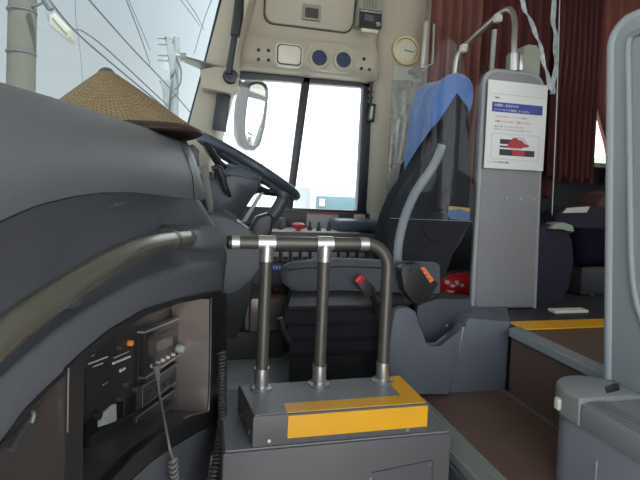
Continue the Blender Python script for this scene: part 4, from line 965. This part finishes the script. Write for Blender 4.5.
# ================================================================== PASSENGER SEATS in the dark
def seat(name, lab, px0, px1, pyt, Y0, Y1, cover_py=None):
    pass
bz = .303
def pseat(x, y0, y1, lab, colr):
    t = thing('passenger_seat', lab, 'seat', (x+.3, (y0+y1)/2, bz))
    bm = BM(); box(bm, (x+.06, y0+.05, bz+.001), (x+.5, y1-.05, bz+.14), .02); obj('pedestal', bm, STEPK, t, 40)
    bm = BM(); box(bm, (x, y0, bz+.14), (x+.52, y1, bz+.31), .05, 4); obj('cushion', bm, colr, t, 60)
    bm = BM(); prism(bm, [V((x+.44, y0, bz+.26)), V((x+.60, y0, bz+.26)), V((x+.78, y0, bz+.95)), V((x+.64, y0, bz+.95))], (0, y1-y0, 0), .04, 4); obj('backrest', bm, colr, t, 60)
    return t
s1 = pseat(1.62, 1.74, 2.14, 'dark purple passenger seat behind the grey pillar with pale arm end and white cloth strip', PURP)
a = at(563, 226, Y=1.70)
bm = BM(); pxprism(bm, [(550, 229), (556, 223.5), (565, 222.5), (573, 225.5), (575, 231), (572, 233), (566, 229), (558, 230)], 1.66, .06, .006, 3); obj('armrest', bm, mat('pale_green_cloth', (.33, .38, .30), .7), s1, 50, 'pale green rounded arm end')
bm = BM(); pxprism(bm, [(536, 226), (553, 224), (566, 224), (573, 240), (575, 262), (570, 288), (562, 304), (536, 305)], 1.68, .06, .012, 3); obj('side_panel', bm, mat('purple_side', (.015, .011, .030), .8), s1, 50)
bm = BM(); pxprism(bm, [(556, 213), (566, 207), (590, 206), (606, 208), (611, 213), (611, 252), (596, 254), (588, 246), (585, 232), (556, 232)], 1.84, .10, .012, 3); obj('side_panel', bm, mat('purple_side_dark', (.016, .014, .03), .8), s1, 50)
bm = BM(); pxprism(bm, [(563, 213), (567.5, 208), (590, 206.5), (587, 212.5)], 1.835, .10, .001); obj('headrest_cloth', bm, COVER, s1, 40, 'white cloth strip')
bm = BM(); tube(bm, smoothpts([at(587.5, 233, Y=1.80), at(590, 245, Y=1.80), at(592.5, 262, Y=1.80), at(592, 304, Y=1.80)], 6), .0045, 8); obj('seat_leg', bm, SILVER, s1, 60, 'slim pale metal leg')
bm = BM(); box(bm, (2.05, 2.215, .93), (2.95, 2.30, .955), .004); struct('trim_9', bm, mat('window_sill_pale', (.42, .40, .34), .5))
bm = BM(); cloth(bm, [(598, 209), (600, 202), (606, 195), (613, 192), (622, 192), (622, 210)], 1.85, .16, .006, 18, 7); tag(obj('maroon_cloth', bm, mat('brown_maroon_cloth', (.10, .045, .035), .8), None, 80), 'brownish maroon cloth heap lying on the purple seat beside the partition', 'cloth')
# yellow edge strip of the seat platform
ya = at(560, 328.3, Z=.305).y; yb = at(560, 320.3, Z=.305).y
bm = BM(); box(bm, (1.047, ya, .302), (1.9, yb, .3065), .0008); tag(obj('yellow_edge_strip', bm, YEL), 'flat yellow strip on the floor edge above the brown steps', 'strip')
bm = BM(); c = at(553, 311, Z=.31); d_ = at(592, 312, Z=.31); box(bm, (c.x, c.y-.012, .302), (d_.x, c.y+.03, .314), .003); tag(obj('floor_strip', bm, mat('pale_floor_strip', (.80, .78, .70), .45)), 'pale metal strip lying on the dark floor beside the pillar', 'strip')

# ================================================================== PARTITION at right
pt = thing('aisle_partition', 'tall pale grey partition with rounded rubber rimmed corner at the right edge', 'partition', (1.0, .6, .312))
XP = .972
top = at(615, 20, X=XP); yA = .935
yT = at(611, 40, X=XP).y
prof = [V((XP, yA, .312))]
rz = .055; zt2 = at(628, 18, X=XP).z
for k in range(7): a = math.radians(90*k/6); prof.append(V((XP, yT-rz+rz*math.cos(a), zt2-rz+rz*math.sin(a))))
prof += [V((XP, -.44, zt2)), V((XP, -.44, .312))]
bm = BM(); prism(bm, prof, (.030, 0, 0), .004); obj('board', bm, PARTG, pt, 40)
bm = BM()
rimp = [p+V((.008, .0, 0)) for p in prof[:-1]]
tube(bm, rimp, .014, 12); obj('rubber_rim', bm, PARTG, pt, 60)
bm = BM(); q = smoothpts([at(x, y, X=XP-.004) for x, y in ((628, 60), (629, 120), (630, 200), (631, 255), (634, 290), (640, 315), (650, 335), (668, 352), (760, 400), (900, 470))], 5)
tube(bm, q, .0075, 10); obj('inner_moulding', bm, PRIMG, pt, 60)
pbx = thing('partition_base', 'grey waist high side box with capped rounded end below the pale partition', 'box', (1.0, .5, -.30))
bm = BM(); box(bm, (.848, -.44, .084), (1.10, .90, .245), 0)
bm.free()
X0 = .818
outl = [V((X0, -.44, 0)), V((X0, .885, 0))]
for k in range(1, 9): a = math.radians(180-90*k/8*1); outl.append(V((X0+.080+.080*math.cos(a), .885+.075*math.sin(a), 0)))
outl += [V((1.02, .96, 0)), V((1.06, .93, 0)), V((1.06, -.44, 0))]
bm = BM(); prism(bm, [V((v.x, v.y, .085)) for v in outl], (0, 0, .165), 0); bd_ = obj('casing', bm, BASEG if False else mat('blue_grey_panel', (.27, .285, .32), .5, bump=.1, bscale=150, var=.08, vscale=6), pbx, 40)
cap = [V((X0-.012, .845, .0)), V((X0-.012, .885, 0))]
for k in range(1, 11): a = math.radians(180-170*k/10); cap.append(V((X0+.078+.090*math.cos(a), .885+.085*math.sin(a), 0)))
cap += [V((1.0, .895, 0)), V((1.0, .845, 0))]
bm = BM(); prism(bm, [V((v.x, v.y, .250)) for v in cap], (0, 0, .062), .007, 3); obj('end_cap', bm, PRIMG, pbx, 40)
bm = BM(); box(bm, (X0-.008, -.44, .252), (1.0, .843, .303), .006); obj('top_rail', bm, PRIMG, pbx, 40)
bm = BM()
for k in range(5):
    x = X0+.006+k*.011; box(bm, (x, -.44, .302), (x+.005, .84, .306), .001)
obj('rail_ribs', bm, mat('rib_grey', (.26, .265, .265), .4), pbx, 40)
bm = BM(); c = V((X0-.014, .905, .275)); box(bm, c+V((-.004, -.008, -.014)), c+V((.01, .008, .014)), .004); obj('catch', bm, IVORY, pbx, 40)
bm = BM(); prism(bm, [V((x, y, .3125)) for x, y in ((.895, .86), (.94, .87), (.965, .895), (.955, .90), (.915, .885))], (0, 0, .004), .001); obj('latch_slot', bm, BLK, pbx)
bm = BM(); tube(bm, smoothpts([at(x, y, X=XP-.004) for x, y in ((628, 62), (628, 48), (630, 38), (636, 33), (650, 28), (700, 10), (900, -60))], 5), .0075, 10); obj('inner_moulding', bm, PRIMG, pt, 60)
bm = BM(); tube(bm, [V((X0-.001, .80, .20)), V((X0-.001, .80, .09))], .002, 6); obj('scuff_strip', bm, PRIM, pbx)

# ================================================================== OUTSIDE
bm = BM(); bmesh.ops.create_grid(bm, x_segments=2, y_segments=2, size=120)
bmesh.ops.translate(bm, verts=bm.verts, vec=(0, 0, -1.05)); struct('ground', bm, ASPH)
# side mirror
mi = thing('side_mirror', 'rounded grey side mirror outside the driver side window', 'mirror', at(252, 150, Y=2.62))
hou = [(240, 82), (246, 79.5), (256, 79), (265, 82), (269, 90), (268, 104), (265, 128), (261, 144), (255, 150.5), (246, 150), (238, 145), (234, 134), (234, 116), (236, 98)]
bm = BM(); pxprism(bm, hou, 2.58, .09, .02, 3); obj('housing', bm, mat('mirror_housing_grey', (.085, .088, .09), .45), mi, 50)
gl_ = [(250, 84), (258, 82), (265, 85), (267, 92), (266, 104), (263, 127), (259.5, 142), (255, 147.5), (248, 146), (244, 139), (244, 122), (246, 103), (248, 90)]
bm = BM(); pxprism(bm, gl_, 2.572, .015, .002); obj('glass', bm, MIRROR, mi, 40)
bm = BM(); tube(bm, smoothpts([at(x, y, Y=2.569) for x, y in gl_], 3, True), .008, 8, True); obj('gasket', bm, DARK, mi, 60)
bm = BM(); tube(bm, [at(240, 85, Y=2.62), at(230, 66, Y=2.58), at(225, 40, Y=2.50), at(226, 20, Y=2.37)], .02, 12); obj('arm', bm, DARK, mi, 60)
# concrete pole
up = thing('utility_pole', 'thick concrete utility pole outside at the far left', 'utility pole', (at(21, 60, Y=8).x, 8, -1.05))
c = at(21, 60, Y=8); bm = BM(); tube(bm, [V((c.x, 8, -1.05)), V((c.x+.02, 8, 9))], [.20, .17], 24); obj('shaft', bm, CONC, up, 60)
for y in (8, 51):
    z = at(21, y, Y=7.8).z; bm = BM(); tube(bm, [V((c.x, 8, z)), V((c.x, 8, z+.03))], .203, 24); obj('band', bm, WIRE, up, 60)
bm = BM(); tube(bm, smoothpts([at(30, 6, Y=7.9), at(38, 5, Y=7.9), at(46, -3, Y=7.9), at(48, -30, Y=7.9)], 5), .02, 8); obj('hanging_cable', bm, WIRE, up, 60)
sl = thing('street_lamp', 'boxy white street lamp on a cable arm outside beside the concrete pole', 'street lamp', at(58, 25, Y=7.5))
bm = BM(); prism(bm, [at(x, y, Y=7.4) for x, y in ((49, 14), (54, 12), (71, 30), (70, 37), (66, 38.5), (48, 24))], (0, .35, 0), .03); obj('housing', bm, LAMPW, sl, 40)
bm = BM(); prism(bm, [at(x, y, Y=7.38) for x, y in ((52, 17), (55, 15), (69, 30), (67, 34))], (0, .03, 0), .005); obj('lens', bm, mat('lamp_lens', (.40, .39, .34), .4), sl, 40)
bm = BM(); prism(bm, [at(x, y, Y=7.42) for x, y in ((45.5, 9), (51, 12), (51, 22), (47.5, 20))], (0, .2, 0), .02); obj('end_box', bm, TRANSF, sl, 40)
bm = BM(); tube(bm, [at(34, -20, Y=7.6), at(46, 2, Y=7.6), at(51, 10, Y=7.6)], .05, 10); obj('arm', bm, WIRE, sl, 60)
def wire(pts, r, lab=None, Y=8.5):
    bm = BM(); tube(bm, smoothpts([at(x, y, Y=Y+k*2.2) for k, (x, y) in enumerate(pts)], 6), r, 6)
    tag(obj('power_line', bm, WIRE, None, 60), lab or 'thin dark power line crossing the sky outside the windscreen', 'power line', 'power lines outside the windscreen')
wire([(46, -4), (74, 30), (110, 62), (180, 120)], .022, 'thick lower power line running down from the street lamp')
wire([(74, 30), (84, 32), (110, 52), (168, 106)], .018, 'power line curving off beside the street lamp')
wire([(84, -6), (130, 46), (166, 84), (190, 112)], .016, 'power line crossing the sky from above to the transformer pole')
wire([(124, -6), (138, 30), (148, 58), (150, 66)], .012, 'steep power line dropping above the transformer pole')
wire([(75, -6), (76, 20), (80, 50), (83, 86)], .006, 'hair thin wire hanging straight down over the straw hat')
for ps in ([(126, -6), (140, 26), (150, 50)], [(176, -6), (190, 12), (200, 26)], [(182, -6), (196, 14), (204, 30)], [(214, -6), (204, 20), (194, 54)]):
    wire(ps, .008)
tp = thing('transformer_pole', 'pale utility pole with grey transformer and crossarms far outside the windscreen', 'utility pole', (at(173, 110, Y=16).x, 16, -1.05))
b = at(173.5, 112, Y=16); t_ = at(175.5, 50, Y=16)
bm = BM(); tube(bm, [V((b.x, 16, -1.05)), b, t_, t_+V((.02, 0, .4))], [.19, .16, .13, .12], 14); obj('shaft', bm, TRANSF, tp, 60)
bm = BM(); pxprism(bm, [(164.5, 36), (170, 36), (172, 46), (176, 52), (175, 70), (171, 76), (168, 60), (168, 48)], 15.7, .4, .05); obj('transformer', bm, TRANSF, tp, 40)
bm = BM(); pxprism(bm, [(159, 80), (172, 79), (170, 88), (168, 112), (165, 112), (163, 90)], 15.7, .3, .03); obj('lower_box', bm, TRANSF, tp, 40)
for y in (38, 44, 55, 60):
    bm = BM(); tube(bm, [at(158, y, Y=15.8), at(172, y+1, Y=15.8)], .03, 8); obj('crossarm', bm, TRANSF, tp, 60)
bm = BM(); tube(bm, [at(176, 55, Y=15.8), at(190, 58, Y=15.8)], .05, 8); obj('bracket_arm', bm, LAMPW, tp, 60)
bm = BM(); tube(bm, smoothpts([at(177, 58, Y=15.7), at(181, 70, Y=15.7), at(180, 84, Y=15.7), at(174, 90, Y=15.7)], 5), .025, 8); obj('jumper_cable', bm, WIRE, tp, 60)
# vehicle and poles beyond the driver's window
bus = thing('parked_bus', 'pale parked bus seen beyond the driver side window', 'bus', (at(340, 215, Y=16).x, 17, -1.05))
PB = mat('pale_bus_paint', (.26, .28, .285), .5); PBG = mat('bus_glass', (.055, .10, .125), .3)
a = at(309, 215, Y=16); b = at(380, 192, Y=16)
bm = BM(); box(bm, (a.x, 16, -.6), (a.x+4.2, 18.4, b.z+.10), .12, 3); obj('body', bm, PB, bus, 40)
g0 = at(316, 208.5, Y=15.98); g1 = at(362, 197.5, Y=15.98)
bm = BM(); box(bm, (g0.x, 15.97, g0.z), (g1.x, 16.05, g1.z), .02); obj('windscreen', bm, PBG, bus, 40)
bm = BM(); c = at(322, 203, Y=15.95); box(bm, (c.x-.1, 15.93, c.z-.12), (c.x+.1, 15.99, c.z+.14), .02); obj('pale_sticker', bm, PB, bus)
bm = BM(); box(bm, (a.x-.02, 15.95, -.62), (a.x+4.22, 16.05, -.3), .04); obj('bumper', bm, TRANSF, bus, 40)
for x in (a.x+.5, a.x+3.6):
    for y in (16.9, 18.0):
        bm = BM(); lathe(bm, [(0, -.13), (.42, -.13), (.45, -.08), (.45, .08), (.42, .13), (0, .13)], (x, y, -.6), (1, 0, 0), 24); obj('wheel', bm, BLK, bus, 40)
fp = thing('distant_pole', 'thin distant utility pole seen between the steering wheel and the side mirror', 'utility pole', (at(263, 190, Y=30).x, 30, -1.05))
bm = BM(); t_ = at(263, 145, Y=30); tube(bm, [V((t_.x, 30, -1.05)), t_], .09, 8); obj('shaft', bm, TRANSF, fp, 60)
bm = BM(); tube(bm, [at(260, 152, Y=30), at(267, 152, Y=30)], .05, 6); obj('crossarm', bm, TRANSF, fp, 60)
def tree(px, py, Y, lab):
    t = thing('bare_tree', lab, 'tree', (at(px, 190, Y=Y).x, Y, -1.05), 'bare trees beyond the driver side window')
    base = V(WL[t.name]); h = at(px, py, Y=Y).z+1.05
    bm = BM(); tube(bm, [base, base+V((.05, 0, h*.55)), base+V((0, 0, h))], [.12, .07, .02], 8); obj('trunk', bm, TRANSF, t, 60)
    bm = BM(); rnd = random.Random(px)
    for k in range(14):
        s = base+V((.03, 0, h*(.35+.045*k))); a = rnd.uniform(0, 6.28); l = rnd.uniform(.5, 1.0)*(1-.04*k)
        tube(bm, [s, s+V((math.cos(a)*l*.5, math.sin(a)*l*.5, l*.5)), s+V((math.cos(a)*l*.8, math.sin(a)*l*.8, l*1.1))], [.03, .02, .008], 5)
    obj('branches', bm, TRANSF, t, 60)
tree(297, 186, 24, 'bare pale tree beyond the window left of the parked bus')
tree(305, 192, 26, 'bare pale tree beyond the window next to the parked bus')
tree(256, 180, 26, 'bare pale tree beyond the window behind the steering column')
bm = BM(); bmesh.ops.create_icosphere(bm, subdivisions=4, radius=1.4)
for v in bm.verts: v.co *= 1+.25*noise.noise(v.co*1.7)+.12*noise.noise(v.co*5)
bmesh.ops.translate(bm, verts=bm.verts, vec=at(602, 150, Y=9)+V((.1, 0, -1.75))); tag(obj('shrub', bm, mat('pale_green_leaves', (.16, .26, .14), .9, bump=.8, bscale=20, var=.4, vscale=12), None, 80), 'green shrub glimpsed through the slit between the curtains', 'shrub')

# ================================================================== LIGHT
w = bpy.data.worlds.new('sky'); SC.world = w; w.use_nodes = True
nt = w.node_tree; N = nt.nodes; L = nt.links; bg = N['Background']
tc = N.new('ShaderNodeTexCoord'); sx = N.new('ShaderNodeSeparateXYZ'); L.new(tc.outputs['Generated'], sx.inputs[0])
rmp = N.new('ShaderNodeValToRGB'); rmp.color_ramp.elements[0].position = .46; rmp.color_ramp.elements[0].color = (.95, .97, .97, 1)
rmp.color_ramp.elements[1].position = .95; rmp.color_ramp.elements[1].color = (.66, .79, .93, 1)
ma = N.new('ShaderNodeMath'); ma.operation = 'MULTIPLY_ADD'; ma.inputs[1].default_value = .5; ma.inputs[2].default_value = .5
L.new(sx.outputs[2], ma.inputs[0]); L.new(ma.outputs[0], rmp.inputs[0]); L.new(rmp.outputs[0], bg.inputs[0])
dt = N.new('ShaderNodeVectorMath'); dt.operation = 'DOT_PRODUCT'; dt.inputs[1].default_value = (-.57, .78, .26); L.new(tc.outputs['Generated'], dt.inputs[0])
mr = N.new('ShaderNodeMapRange'); mr.interpolation_type = 'SMOOTHSTEP'; mr.inputs[1].default_value = .70; mr.inputs[2].default_value = .93; mr.inputs[3].default_value = 2.3; mr.inputs[4].default_value = 1.05
L.new(dt.outputs['Value'], mr.inputs[0]); L.new(mr.outputs[0], bg.inputs[1])   # the side of the sky away from the sun is dimmer
sun = bpy.data.lights.new('sun', 'SUN'); sun.energy = 10.0; sun.angle = .02; sun.color = (1, .95, .86)
so_ = bpy.data.objects.new('sun', sun); COL.objects.link(so_); so_.rotation_euler = (math.radians(30), math.radians(18), 0)
SC.view_settings.view_transform = 'Standard'; SC.view_settings.look = 'None'; SC.view_settings.gamma = 1; SC.view_settings.use_curve_mapping = False
SC.view_settings.exposure = .74
SC.cycles.max_bounces = 10; SC.cycles.transparent_max_bounces = 16; SC.cycles.diffuse_bounces = 6
